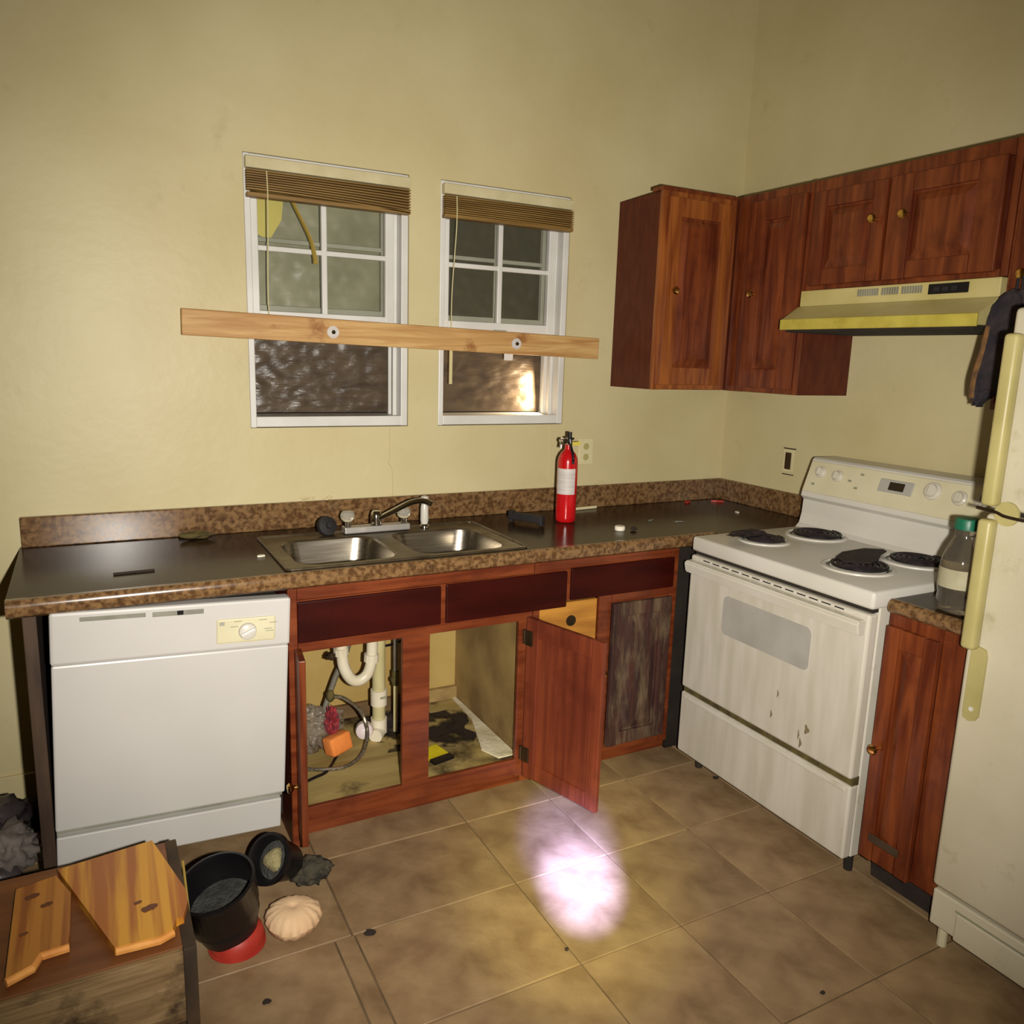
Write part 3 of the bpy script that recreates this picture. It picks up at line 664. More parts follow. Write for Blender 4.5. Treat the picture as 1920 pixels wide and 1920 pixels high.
# ------------------------------------------------------------------ things on the counter
c = (-1.05, -.25, ZQ)
t = thing('fire_extinguisher', 'red fire extinguisher standing on the counter by the outlet', 'fire extinguisher', c)
obj('cylinder', lathe(bmesh.new(), [(0, .002), (.036, .002), (.041, .008), (.0415, .02), (.0415, .245), (.039, .262), (.031, .28), (.020, .292), (.015, .297), (.014, .318), (0, .318)], c, n=36), 'red', t, smooth=True)
b = bmesh.new(); A = []
for i in range(15):
    a = R(-190+i*8.4); A.append((b.verts.new((c[0]+.0422*math.cos(a), c[1]+.0422*math.sin(a), ZQ+.118)), b.verts.new((c[0]+.0422*math.cos(a), c[1]+.0422*math.sin(a), ZQ+.222))))
for p, q in zip(A, A[1:]): b.faces.new((p[0], q[0], q[1], p[1]))
lb = obj('paper_label', b, 'label', t, smooth=True)
obj('valve_body', box(c[0]-.012, c[0]+.012, c[1]-.012, c[1]+.012, ZQ+.312, ZQ+.342, bev=.003), 'chrome', t)
b = bmesh.new(); bxm(b, c[0]-.006, c[0]+.008, c[1]-.03, c[1]+.02, ZQ+.338, ZQ+.346, bev=.002); cyl(b, (c[0]+.004, c[1], ZQ+.335), (c[0]+.004, c[1], ZQ+.366), .009, n=14)
obj('squeeze_lever', b, 'black', t)
b = bmesh.new(); tube(b, [(c[0]-.01, c[1]-.01, ZQ+.33), (c[0]-.03, c[1]-.014, ZQ+.332), (c[0]-.042, c[1]-.016, ZQ+.325), (c[0]-.046, c[1]-.017, ZQ+.305)], .006, n=10)
cyl(b, (c[0]-.034, c[1]-.03, ZQ+.333), (c[0]-.034, c[1]+.002, ZQ+.333), .011, n=14)
obj('nozzle', b, 'chrome', t, smooth=True)
b = bmesh.new(); tube(b, [(c[0]-.004, c[1]-.016, ZQ+.34), (c[0]-.002, c[1]-.022, ZQ+.31), (c[0]-.002, c[1]-.036, ZQ+.285), (c[0]-.003, c[1]-.044, ZQ+.262), (c[0]-.004, c[1]-.046, ZQ+.242)], .0055, n=8)
obj('black_strap', b, 'black', t, smooth=True)
obj('inspection_tag', box(c[0]+.008, c[0]+.055, c[1]-.004, c[1]-.002, ZQ+.312, ZQ+.326), 'yellowtag', t)

b = bmesh.new(); mt = Matrix.Translation((-1.228, -.245, ZQ+.002)) @ Matrix.Rotation(R(-58), 4, 'Z')
bxm(b, -.075, .075, -.018, .018, .012, .040, bev=.004, mtx=mt); bxm(b, -.079, -.058, -.018, .016, .0, .046, bev=.003, mtx=mt); bxm(b, .056, .078, -.018, .016, 0, .038, bev=.003, mtx=mt)
solo('black_bracket', b, 'blackmatte', 'black plastic bracket lying left of the fire extinguisher', 'bracket')
solo('bottle_cap', lathe(bmesh.new(), [(0, 0), (.020, 0), (.021, .004), (.021, .014), (.018, .017), (0, .017)], (-.935, -.47, ZQ+.001), n=20, fn=lambda a, z: 1+.02*math.cos(16*a)), 'white_chip', 'cream bottle cap lying right of the fire extinguisher', 'cap', smooth=True)
solo('dark_pebble', blob((-.885, -.492, ZQ+.008), (.014, .012, .007), .3, seed=2, sub=2), 'dust', 'small dark lump next to the cream bottle cap', 'debris')
solo('plastic_strip', box(-.10, .10, -.008, .008, 0, .012, bev=.003, mtx=Matrix.Translation((-.86, -.052, ZQ+.001)) @ Matrix.Rotation(R(5), 4, 'Z')), 'ivory', 'long pale plastic strip lying against the backsplash', 'plastic strip')
def chip(x, y, sx, sy, m, label, cat='debris', rz=0, h_=.003, name='paint_chip', z=ZQ):
    b = prism(bmesh.new(), [(-sx, -sy*.6), (-sx*.2, -sy), (sx, -sy*.4), (sx*.7, sy*.7), (-sx*.1, sy), (-sx*.8, sy*.3)], 0, h_)
    b.transform(Matrix.Translation((x, y, z+.001)) @ Matrix.Rotation(rz, 4, 'Z')); return solo(name, b, m, label, cat)
chip(-2.288, -.40, .012, .009, 'white_chip', 'single white chip left of the sink rim', h_=.005)
chip(-.70, -.36, .022, .008, 'greygap', 'pale flake on the counter nearer the cream cap', rz=.5)
chip(-.60, -.42, .018, .006, 'greygap', 'pale flake on the counter nearer the range', rz=-.3)
chip(-.10, -.10, .03, .012, 'redpl', 'red scrap in the counter corner', name='red_scrap', rz=-.6, h_=.008)
chip(-.26, -.07, .022, .010, 'redpl', 'red scrap against the backsplash left of the corner', name='red_scrap', rz=.3, h_=.008)
chip(-.20, -.34, .020, .010, 'white_chip', 'white flake on the counter beside the range corner', rz=.9)
solo('dried_scrap', blob((-2.44, -.075, ZQ+.014), (.05, .018, .013), .7, 4, seed=5, sub=2), 'mold', 'dry curled debris against the backsplash left of the sink', 'debris')
solo('knife_sliver', box(-.055, .055, -.004, .004, 0, .004, mtx=Matrix.Translation((-2.66, -.46, ZQ+.001)) @ Matrix.Rotation(R(3), 4, 'Z')), 'dust', 'thin dark sliver lying on the left stretch of counter', 'debris')
# peeling grime patches where the wall meets the backsplash
for i, (x, s) in enumerate(((-2.04, .035), (-1.965, .02), (-.72, .03))):
    solo('peeling_paint', blob((x, -.005, 1.022), (s*.8, .005, .010), .8, 5, seed=i*3+1, sub=3), 'wall',
         ['larger curl of peeling paint above the sink backsplash', 'smaller curl of peeling paint above the sink backsplash', 'lump of plaster on the backsplash right of the extinguisher'][i], 'peeling paint')

# ------------------------------------------------------------------ outlets
t = thing('wall_outlet', 'ivory outlet with cover plate behind the fire extinguisher', 'outlet', (-.80, -.004, 1.12), 'wall outlets')
obj('cover_plate', box(-.842, -.766, -.007, -.001, 1.108, 1.226, bev=.003), 'ivory', t)
for z in (1.143, 1.190): obj('socket', disc_y([(0, 0), (.014, 0), (.015, -.001)], (-.804, -.0085, z), 16), 'almond', t)
t = thing('wall_outlet', 'bare outlet missing its cover plate, left of the range backguard', 'outlet', (-.004, -.425, 1.10), 'wall outlets')
obj('outlet_box', box(-.003, -.001, -.452, -.396, 1.105, 1.202), 'ivory', t)
obj('receptacle', box(-.010, -.003, -.441, -.409, 1.115, 1.190, bev=.003), 'bronze', t)
obj('mounting_ear', box(-.006, -.002, -.462, -.394, 1.205, 1.210), 'socket', t)
obj('mounting_ear', box(-.006, -.002, -.460, -.398, 1.090, 1.094), 'socket', t)

# ------------------------------------------------------------------ dishwasher
t = thing('dishwasher', 'white built-in dishwasher under the left end of counter', 'dishwasher', (-2.57, -.3, .09))
DX0, DX1 = -2.893, -2.268
tl = Matrix.Translation((-2.58, 0, .48)) @ Matrix.Rotation(R(2.6), 4, 'Y') @ Matrix.Translation((2.58, 0, -.48))
def db(name, m, *a, parent=None, label=None, **k):
    return obj(name, box(*a, mtx=tl, **k), m, parent or t, label)
obj('tub', box(DX0+.012, DX1-.012, -.60, -.05, .12, .84), 'darkgap', t)
cp = db('control_panel', 'dwwhite', DX0, DX1, -.652, -.60, .715, .861, bev=.008)
db('door_panel', 'dwwhite', DX0+.002, DX1-.002, -.645, -.60, .232, .713, bev=.006)
db('access_panel', 'dwwhite', DX0+.004, DX1-.012, -.643, -.60, .118, .214, bev=.004)
db('panel_gap', 'greygap', DX0+.004, DX1-.006, -.62, -.605, .212, .234)
db('panel_gap', 'greygap', DX0+.004, DX1-.004, -.63, -.605, .711, .717)
db('vent_slot', 'greygap', -2.822, -2.662, -.6535, -.65, .834, .846, parent=cp, bev=.001)
db('latch_slot', 'greygap', -2.645, -2.512, -.6535, -.65, .832, .846, parent=cp, bev=.001)
db('latch', 'black', -2.582, -2.566, -.656, -.652, .834, .846, parent=cp)
pl = db('dial_plate', 'cream_pl', -2.477, -2.313, -.655, -.651, .737, .81, parent=cp, bev=.004)
k = bmesh.new(); lathe(k, [(0, 0), (.026, 0), (.024, .010), (.018, .014), (0, .014)], n=24); k.transform(tl @ Matrix.Translation((-2.392, -.655, .770)) @ Matrix.Rotation(PI/2, 4, 'X'))
kn = obj('dial', k, 'white', pl, smooth=True)
k = bmesh.new(); bxm(k, -.022, .022, -.006, .006, .012, .022, bev=.003, mtx=tl @ Matrix.Translation((-2.392, -.655, .770)) @ Matrix.Rotation(PI/2, 4, 'X') @ Matrix.Rotation(R(25), 4, 'Z'))
db('indicator', 'glassgrey', -2.470, -2.456, -.6565, -.6545, .792, .802, parent=pl)
for i, (x, z) in enumerate(((-2.43, .800), (-2.36, .800), (-2.33, .79), (-2.34, .765), (-2.345, .772), (-2.44, .785))):
    db('printed_mark', 'print', x, x+.022, -.6558, -.6548, z, z+.002, parent=pl)
me = bpy.data.meshes.new('dial_grip'); k.to_mesh(me); k.free(); me.materials.append(M['white'])
g_ = bpy.data.objects.new('dial_grip', me); C.objects.link(g_); g_.parent = pl; g_.location = -ORG[t.name]

# ------------------------------------------------------------------ range
t = thing('electric_range', 'dirty white freestanding electric coil range against the right wall', 'stove', (-.42, -1.12, 0))
Y0, Y1 = -.722, -1.512
obj('body', box(-.745, -.06, Y1+.004, Y0-.004, .075, .89, bev=.003), 'rangewhite', t)
for x in (-.70, -.12):
    for y in (Y0-.04, Y1+.04): obj('foot', cyl(bmesh.new(), (x, y, 0), (x, y, .078), .014, n=10), 'darkgap', t)
ct = obj('cooktop', box(-.785, -.06, Y1, Y0, .880, .935, bev=.011, seg=3), 'white', t, smooth=True)
def burner(x, y, r, lab):
    ring = obj('burner_ring', lathe(bmesh.new(), [(r+.016, .934), (r+.014, .940), (r+.004, .942), (r, .938), (r*.9, .925), (r*.5, .915)], (x, y, 0), n=36), 'white', ct, smooth=True)
    obj('drip_pan', lathe(bmesh.new(), [(r-.001, .9365), (r*.8, .934), (0, .9345)], (x, y, 0), n=32), 'black', ct, smooth=True)
    pts = []
    turns = 4; n = turns*22
    for i in range(n+1):
        a = 2*PI*i/22; rr = .018+(r-.026)*i/n
        pts.append((x+rr*math.cos(a), y+rr*math.sin(a), .946))
    obj('coil_element', tube(bmesh.new(), pts, .0058, n=6, smooth=False), 'coil', ct, smooth=True)
burner(-.585, -.882, .078, ''); burner(-.325, -.892, .098, ''); burner(-.585, -1.292, .098, ''); burner(-.325, -1.315, .098, '')
bg = obj('backguard', prism(bmesh.new(), [(-.06, .90), (-.262, .925), (-.235, .95), (-.225, .99), (-.222, 1.045), (-.238, 1.06), (-.236, 1.075), (-.19, 1.205), (-.18, 1.212), (-.06, 1.212)], Y1+.002, Y0-.002, 'y'), 'white', t)
# control face (sloping): basis
P0 = Vector((-.2365, 0, 1.075)); P1 = Vector((-.1905, 0, 1.203)); upv = (P1-P0).normalized(); nrm = Vector((-upv.z, 0, upv.x)).normalized()
def cf(y, v):  # matrix: local x -> -y world, local y -> up the slope, local z -> outwards
    o = P0 + (P1-P0)*v; o.y = y
    return Matrix(((0, upv.x, nrm.x, o.x), (-1, 0, 0, o.y), (0, upv.z, nrm.z, o.z), (0, 0, 0, 1)))
b = bmesh.new(); bxm(b, -.39, .39, .004, .132, 0, .006, bev=.003, mtx=cf((Y0+Y1)/2, 0)); obj('control_panel', b, 'cream_pl', bg)
for i, (y, v, r) in enumerate(((-.79, .66, .023), (-.872, .62, .023), (-1.265, .66, .032), (-1.365, .60, .026), (-1.44, .60, .026))):
    b = bmesh.new(); lathe(b, [(0, .006), (r, .006), (r*.96, .012), (r*.7, .016), (r*.66, .024), (0, .026)], n=24); b.transform(cf(y, v))
    obj('knob', b, 'rangewhite', bg, smooth=True)
    b = bmesh.new(); bxm(b, -.005, .005, -r*.62, r*.62, .024, .032, bev=.002, mtx=cf(y, v)); obj('knob_grip', b, 'rangewhite', bg)
b = bmesh.new(); bxm(b, -.068, .068, -.024, .024, .005, .010, bev=.003, mtx=cf(-1.125, .60)); obj('clock_panel', b, 'glassgrey', bg)
b = bmesh.new(); bxm(b, -.030, .030, -.015, .015, .009, .012, mtx=cf(-1.13, .60)); obj('clock_display', b, 'lcd', bg)
for (y, v, m_) in ((-.975, .78, 'print'), (-.965, .38, 'print'), (-.93, .55, 'print'), (-.77, .28, 'print'), (-1.07, .70, 'greygap'), (-1.185, .60, 'greygap'), (-1.185, .45, 'greygap')):
    b = bmesh.new(); bxm(b, -.007, .007, -.004, .004, .005, .0085, mtx=cf(y, v)); obj('small_button', b, m_, bg)
obj('dark_seam', box(-.77, -.745, Y1+.01, Y0-.01, .868, .882), 'darkgap', t)
dr = obj('oven_door', box(-.788, -.748, Y1+.004, Y0-.004, .345, .866, bev=.008), 'doorwhite', t)
obj('vent_strip', box(-.7895, -.787, Y1+.06, Y0-.06, .855, .861), 'white', dr)
for k in range(13):
    y = Y0-.075-k*.049
    obj('vent_slot', box(-.791, -.789, y-.034, y, .8565, .860), 'black', dr)
b = bmesh.new(); prism(b, [(-.79, .850), (-.822, .848), (-.828, .840), (-.820, .806), (-.79, .798)], Y1+.012, Y0-.012, 'y'); bmesh.ops.bevel(b, geom=b.edges[:], offset=.004, segments=2, affect='EDGES')
obj('handle', b, 'rangewhite', dr)
b = bmesh.new(); pts = rrect(-.197, .197, -.071, .071, .022, 0)
yc, zc = -1.113, .690
A = [b.verts.new((-.7895, yc-p.x, zc+p.y)) for p in pts]; B_ = [b.verts.new((-.787, yc-p.x, zc+p.y)) for p in pts]
b.faces.new(A)
for i in range(len(A)): b.faces.new((A[i], A[(i+1) % len(A)], B_[(i+1) % len(A)], B_[i]))
obj('oven_window', b, 'glassgrey', dr)
dw = obj('storage_drawer', box(-.785, -.75, Y1+.002, Y0-.002, .078, .322, bev=.007), 'doorwhite', t)
obj('drawer_ledge', box(-.79, -.78, Y1+.02, Y0-.02, .300, .316, bev=.003), 'rangewhite', dw)
obj('dark_seam', box(-.775, -.745, Y1+.006, Y0-.006, .32, .347), 'mold', t)
for (y, z, e, r) in ((-1.18, .42, 3, .004), (-1.31, .375, 3, .005), (-1.33, .43, 1.6, .009), (-1.20, .50, 4, .003), (-1.30, .40, 5, .003)):
    b = lathe(bmesh.new(), [(0, .001), (r, .001), (r, 0)], n=12, fn=lambda a, z: 1+.35*math.sin(3*a))
    b.transform(Matrix.Translation((-.788, y, z)) @ Matrix.Rotation(-PI/2, 4, 'Y') @ Matrix.Diagonal((e, 1, 1, 1)))
    obj('grime_spot', b, 'grimy', dr)
solo('charred_scrap', blob((-.625, -.835, .957), (.085, .035, .010), .5, 4, seed=4, sub=3), 'char', 'burnt flaky scrap lying on the front left burner', 'debris')
solo('black_rag', prism(bmesh.new(), [(-.60, -1.215), (-.52, -1.175), (-.40, -1.165), (-.345, -1.20), (-.36, -1.225), (-.42, -1.25), (-.50, -1.30), (-.56, -1.32), (-.63, -1.27)], .9525, .9555), 'char', 'black scorched sheet spread between the two right burners', 'cloth')

# ------------------------------------------------------------------ narrow base cabinet right of the range
t = thing('narrow_base_cabinet', 'narrow red-brown base cabinet between range and refrigerator', 'cabinet', (-.4, -1.65, 0))
obj('carcass', box(-.70, -.005, -1.775, -1.525, .10, .870), 'panel_side', t)
b = bmesh.new()
bxm(b, -.72, -.70, -1.545, -1.522, .10, .872, bev=.002); bxm(b, -.72, -.70, -1.778, -1.69, .10, .872, bev=.002)
bxm(b, -.72, -.70, -1.69, -1.545, .10, .13); bxm(b, -.72, -.70, -1.69, -1.545, .83, .872)
obj('face_frame', b, 'cherry', t)
raised_door(t, T(-.72, -1.528, .10, FX), .165, .738, sx=.045, sz=.06, knob=(.022, .36))
obj('toe_kick', box(-.66, -.645, -1.775, -1.525, .001, .10), 'dust', t)
obj('scuffed_strip', box(-.7455, -.741, -1.66, -1.56, .165, .19, bev=.002), 'crateside', t, 'pale scuffed strip low on the door')

# ------------------------------------------------------------------ refrigerator
t = thing('refrigerator', 'grimy white top-freezer refrigerator at the right edge', 'refrigerator', (-.42, -2.16, 0))
FY0, FY1 = -1.792, -2.54
obj('body', box(-.715, -.05, FY1+.004, FY0-.004, .04, 1.715, bev=.006), 'fridge', t)
d1 = obj('freezer_door', box(-.782, -.72, FY1, FY0, 1.235, 1.722, bev=.012, seg=3), 'fridge', t, smooth=True)
d2 = obj('refrigerator_door', box(-.782, -.72, FY1, FY0, .182, 1.222, bev=.012, seg=3), 'fridge', t, smooth=True)
obj('door_gasket', box(-.722, -.714, FY1+.01, FY0-.01, .18, 1.71), 'darkgap', t)
gp = obj('base_grille', box(-.772, -.71, FY1+.004, FY0-.002, .062, .168, bev=.005), 'fridge', t)
obj('grille_panel', box(-.778, -.770, FY1+.02, FY0-.075, .058, .138, bev=.004), 'fridge', gp)
obj('grille_slot', box(-.7735, -.771, FY1+.02, FY0-.07, .1385, .143), 'print', gp)
for y in (FY0-.03, FY1+.03): obj('leveling_foot', cyl(bmesh.new(), (-.745, y, 0), (-.745, y, .065), .013, n=12), 'cream_pl', t)
obj('roller_base', box(-.70, -.10, FY1+.03, FY0-.05, .01, .045), 'darkgap', t)
def handle(par, z0, z1, flip):
    b = bmesh.new(); bxm(b, -.822, -.786, -1.833, -1.797, z0, z1, bev=.010, seg=3); o = obj('handle', b, 'almond', par, smooth=True)
    return o
handle(d1, 1.245, 1.66, False); handle(d2, .875, 1.212, True)
b = bmesh.new(); pts = [(-1.812, .885), (-1.848, .878), (-1.853, .86), (-1.853, .70), (-1.845, .686), (-1.83, .68), (-1.815, .686), (-1.812, .70)]
prism(b, pts, -.790, -.783, 'x'); obj('handle_plate', b, 'almond', d2)
b = cyl(bmesh.new(), (-.789, -1.834, .715), (-.793, -1.834, .715), .006, n=12); obj('handle_screw', b, 'white', d2)
b = bmesh.new(); cyl(b, (-.783, -1.848, 1.229), (-.790, -1.848, 1.229), .030, n=24); obj('hinge_cover', b, 'almond', t)
obj('gap_line', tube(bmesh.new(), [(-.80, -1.78, 1.235), (-.805, -1.83, 1.232), (-.81, -1.86, 1.226), (-.80, -1.92, 1.222), (-.79, -1.97, 1.221)], .004, n=8), 'bronze', t)  # dark tube added to draw the gap between the doors

# plastic bottle
c = (-.655, -1.675, .914)
t = thing('plastic_bottle', 'empty clear plastic bottle with green cap beside refrigerator', 'bottle', c)
b = bmesh.new(); lathe(b, [(0, .004), (.045, .001), (.052, .006), (.054, .03), (.052, .05), (.055, .065), (.055, .13), (.052, .145), (.050, .155), (.040, .185), (.030, .205), (.028, .21), (.028, .240), (0, .241)], c, n=32)
obj('bottle_body', b, 'bottle', t, smooth=True)
obj('paper_band', lathe(bmesh.new(), [(.0560, .072), (.0560, .125)], c, n=32), 'bottlelabel', t, smooth=True)
obj('cap', lathe(bmesh.new(), [(0, .262), (.030, .262), (.032, .258), (.032, .232), (.0285, .232)], c, n=32, fn=lambda a, z: 1+.012*math.cos(24*a)), 'green', t, smooth=True)

# ------------------------------------------------------------------ under the sink
t = thing('drain_pipes', 'white plastic sink trap and standpipe inside the open cabinet', 'pipes', (-1.92, -.3, .13))
obj('trap_bend', tube(bmesh.new(), [(-2.003, -.30, .60), (-1.998, -.30, .50), (-1.990, -.30, .45), (-1.965, -.30, .405), (-1.935, -.30, .395), (-1.905, -.30, .415), (-1.89, -.30, .46), (-1.886, -.30, .53), (-1.884, -.30, .62)], .0205, n=16), 'pvc', t, smooth=True)
obj('slip_nut', cyl(bmesh.new(), (-1.890, -.30, .462), (-1.888, -.30, .490), .0275, n=12), 'pvc', t)
obj('slip_nut', cyl(bmesh.new(), (-2.001, -.30, .505), (-2.003, -.30, .53), .0265, n=12), 'pvc', t)
obj('cross_arm', tube(bmesh.new(), [(-1.884, -.30, .60), (-1.86, -.24, .61), (-1.84, -.235, .585), (-1.838, -.23, .55)], .019, n=14), 'pvc', t, smooth=True)
obj('standpipe', cyl(bmesh.new(), (-1.838, -.23, .15), (-1.838, -.23, .58), .0245, n=20), 'pvcold', t, smooth=True)
for z0_, z1_ in ((.255, .315), (.142, .20)): obj('coupling', cyl(bmesh.new(), (-1.838, -.23, z0_), (-1.838, -.23, z1_), .031, n=20), 'pvc', t, smooth=True)
obj('print_mark', box(-1.842, -1.818, -.263, -.2605, .288, .296), 'print', t)
obj('bottom_elbow', tube(bmesh.new(), [(-1.838, -.23, .165), (-1.845, -.245, .148), (-1.865, -.27, .146)], .026, n=14), 'pvc', t, smooth=True)
t = thing('supply_line', 'thin pale water supply pipe with a valve beside the standpipe', 'pipe', (-1.77, -.22, .126))
obj('upper_tube', cyl(bmesh.new(), (-1.768, -.22, .35), (-1.768, -.22, .80), .009, n=10), 'greytube', t, smooth=True)
obj('lower_tube', cyl(bmesh.new(), (-1.768, -.22, .127), (-1.768, -.22, .33), .0085, n=10), 'pvcold', t, smooth=True)
b = cyl(bmesh.new(), (-1.768, -.22, .318), (-1.768, -.22, .375), .014, n=10); bxm(b, -1.788, -1.772, -.235, -.215, .335, .352, bev=.003); obj('valve', b, 'mold', t)
solo('grey_tube', tube(bmesh.new(), [(-1.935, -.20, .64), (-1.945, -.20, .50), (-2.0, -.21, .38), (-2.04, -.22, .28), (-2.075, -.23, .19), (-2.09, -.235, .14)], .011, n=10), 'greytube', 'grey rubber tube hanging slantwise behind the sink trap', 'tube', smooth=True)
solo('braided_hose', tube(bmesh.new(), [(-2.02, -.27, .335), (-1.985, -.28, .325), (-1.93, -.29, .27), (-1.915, -.33, .205), (-1.95, -.38, .15), (-2.02, -.42, .134), (-2.10, -.41, .134), (-2.17, -.37, .134)], .007, n=8), 'hose', 'braided steel hose looping over the orange block under sink', 'hose', smooth=True)
solo('shutoff_valve', blob((-2.032, -.26, .335), (.016, .014, .024), .25, 3, seed=3, sub=2), 'mold', 'corroded green valve where the braided hose begins', 'valve')
solo('hose_clamp', blob((-2.045, -.32, .512), (.018, .016, .014), .4, 4, seed=6, sub=2), 'bronze', 'rusty clamp at the left top of the sink trap', 'clamp')
solo('black_cable', tube(bmesh.new(), [(-2.20, -.47, .131), (-2.14, -.445, .131), (-2.09, -.42, .131), (-2.03, -.33, .131)], .005, n=8), 'black', 'short black cable on the floor of the sink cabinet', 'cable')
solo('black_cable', tube(bmesh.new(), [(-1.83, -.05, .43), (-1.76, -.05, .415), (-1.70, -.05, .42), (-1.60, -.05, .45)], .005, n=8), 'black', 'black cable looping on the wall behind the standpipe', 'cable')
b = box(-.045, .045, -.03, .03, -.034, .034, bev=.010, seg=3, mtx=Matrix.Translation((-2.022, -.315, .174)) @ Matrix.Rotation(R(20), 4, 'Z') @ Matrix.Rotation(R(-12), 4, 'X') @ Matrix.Rotation(R(-6), 4, 'Y'))
solo('orange_sponge', b, 'orange', 'orange foam block under the sink, inside the hose loop', 'sponge', smooth=True)
solo('clear_bag', blob((-2.09, -.225, .20), (.10, .055, .08), .45, 4, seed=11, sub=5, flat=.127), 'bagclear', 'crumpled clear plastic bag behind the orange foam block', 'bag', smooth=True, sharp=170)
solo('red_net', blob((-2.035, -.285, .245), (.022, .02, .05), .6, 5, seed=13, sub=4), 'redmesh', 'crumpled red mesh net lying above the orange foam block', 'net')
solo('red_packet', box(-2.185, -2.15, -.30, -.27, .127, .235, bev=.006), 'red', 'small red packet beside the cabinet side, under sink', 'packet')
solo('white_bulb', lathe(bmesh.new(), [(0, 0), (.012, .0), (.014, .025), (.028, .042), (.035, .065), (.030, .088), (.014, .100), (0, .102)], (0, 0, 0), n=22), 'bulb', 'glossy white light bulb at the foot of the standpipe', 'bulb', smooth=True)
o = bpy.data.objects['white_bulb']; o.rotation_euler = (R(78), R(8), R(-20)); o.location = (-1.885, -.20, .164)
t = thing('yellow_packet', 'yellow and black packet lying flat in the right bay', 'packet', (-1.70, -.47, .126))
mt = Matrix.Translation((-1.705, -.465, .1265)) @ Matrix.Rotation(R(12), 4, 'Z')
obj('packet_body', box(-.04, .045, -.06, .055, 0, .010, bev=.002, mtx=mt), 'yellowpack', t)
obj('black_band', box(-.041, .046, -.0605, -.03, .0005, .0112, mtx=mt), 'black', t)
b = bmesh.new(); pts = []
for i in range(40):
    a = 2*PI*i/40; k = 1+.55*noise.noise(Vector((math.cos(a)*1.7, math.sin(a)*1.7, 3)))+.3*noise.noise(Vector((math.cos(a)*5, math.sin(a)*5, 8)))
    pts.append((-1.66+.21*k*math.cos(a), -.235+.15*k*math.sin(a)))
prism(b, pts, .1255, .1262)
solo('mold_stain', b, 'stain', 'black damp stain spread over the shelf of the right bay', 'stain'); bpy.data.objects['mold_stain']['kind'] = 'stuff'
solo('powder_line', prism(bmesh.new(), [(-1.428, -.58), (-1.428, -.03), (-1.445, -.03), (-1.455, -.25), (-1.50, -.40), (-1.53, -.50), (-1.50, -.58)], .1255, .131), 'salt', 'line of white powder along the cabinet side wall', 'powder')
bpy.data.objects['powder_line']['kind'] = 'stuff'
solo('grime_pile', blob((-1.78, -.14, .127), (.10, .07, .028), .6, 4, seed=21, sub=3, flat=.126), 'dust', 'dark heap of grime around the pipe foot', 'grime')
bpy.data.objects['grime_pile']['kind'] = 'stuff'

# ------------------------------------------------------------------ lower left: crate and boards
t = thing('wooden_crate', 'weathered low wooden crate in the near left corner', 'crate', (-2.95, -1.1, 0))
obj('top_board', box(-3.30, -2.640, -1.315, -.90, .283, .300, bev=.002), 'cratetop', t)
obj('front_part', box(-3.30, -2.645, -1.330, -1.316, .125, .298, bev=.002), 'cratefront', t, 'weathered plywood front board')
obj('front_part', box(-3.30, -2.645, -1.322, -1.312, .0, .115, bev=.002), 'crateside', t, 'dark sheet for the shaded opening under the front board')  # dark sheet standing for the shade in the open space below
obj('side_panel', box(-2.645, -2.618, -1.332, -.90, 0, .303, bev=.002), 'crateside', t)
obj('side_panel', box(-3.32, -3.30, -1.332, -.90, 0, .303, bev=.002), 'crateside', t)
obj('back_board', box(-3.30, -2.645, -.912, -.90, 0, .283), 'crateside', t)
# planks with cut-away corners
def plank_board(name, label, poly, z, m, tilt):
    t = thing(name, label, 'board', (sum(p[0] for p in poly)/len(poly), sum(p[1] for p in poly)/len(poly), z))
    b = prism(bmesh.new(), poly, z, z+.020)
    cx_ = sum(p[0] for p in poly)/len(poly); cy_ = sum(p[1] for p in poly)/len(poly)
    rm = Matrix.Translation((cx_, cy_, z)) @ Matrix.Rotation(R(tilt[0]), 4, 'X') @ Matrix.Rotation(R(tilt[1]), 4, 'Y') @ Matrix.Translation((-cx_, -cy_, -z))
    b.transform(rm); obj('board_face', b, m, t)
    return t, rm
t, rm = plank_board('stained_board', 'glossy orange-stained board with a cut corner, on top of the crate', [(-2.886, -.944), (-2.675, -.912), (-2.620, -1.15), (-2.621, -1.198), (-2.634, -1.246), (-2.650, -1.248), (-2.659, -1.278), (-2.687, -1.291), (-2.774, -1.286)], .3015, 'stainwood', (0, 0))
b = bmesh.new(); tube(b, [(-2.772, -1.286, .3115), (-2.687, -1.291, .3115), (-2.660, -1.278, .3115)], .0096, n=8, smooth=False); obj('raw_edge', b, 'stainedge', t)
for (x, y, r) in ((-2.70, -1.185, .014), (-2.722, -1.155, .007)): obj('knot', lathe(bmesh.new(), [(0, .3222), (r, .3222), (r, .3205)], (x, y, 0), n=14, fn=lambda a, z: 1+.3*math.sin(2*a+1)+.1*math.sin(5*a)), 'knotwood', t)
t, rm = plank_board('stained_board', 'duller brown-stained board with a chipped edge, left on the crate', [(-2.969, -.985), (-2.889, -.967), (-2.857, -1.052), (-2.857, -1.193), (-2.860, -1.231), (-2.912, -1.235), (-2.925, -1.266), (-2.970, -1.287)], .3015, 'stainwood2', (0, 0))
b = bmesh.new(); tube(b, [(-2.970, -1.287, .3115), (-2.925, -1.266, .3115), (-2.912, -1.235, .3115), (-2.859, -1.231, .3115)], .0096, n=8, smooth=False); obj('raw_edge', b, 'stainedge', t)
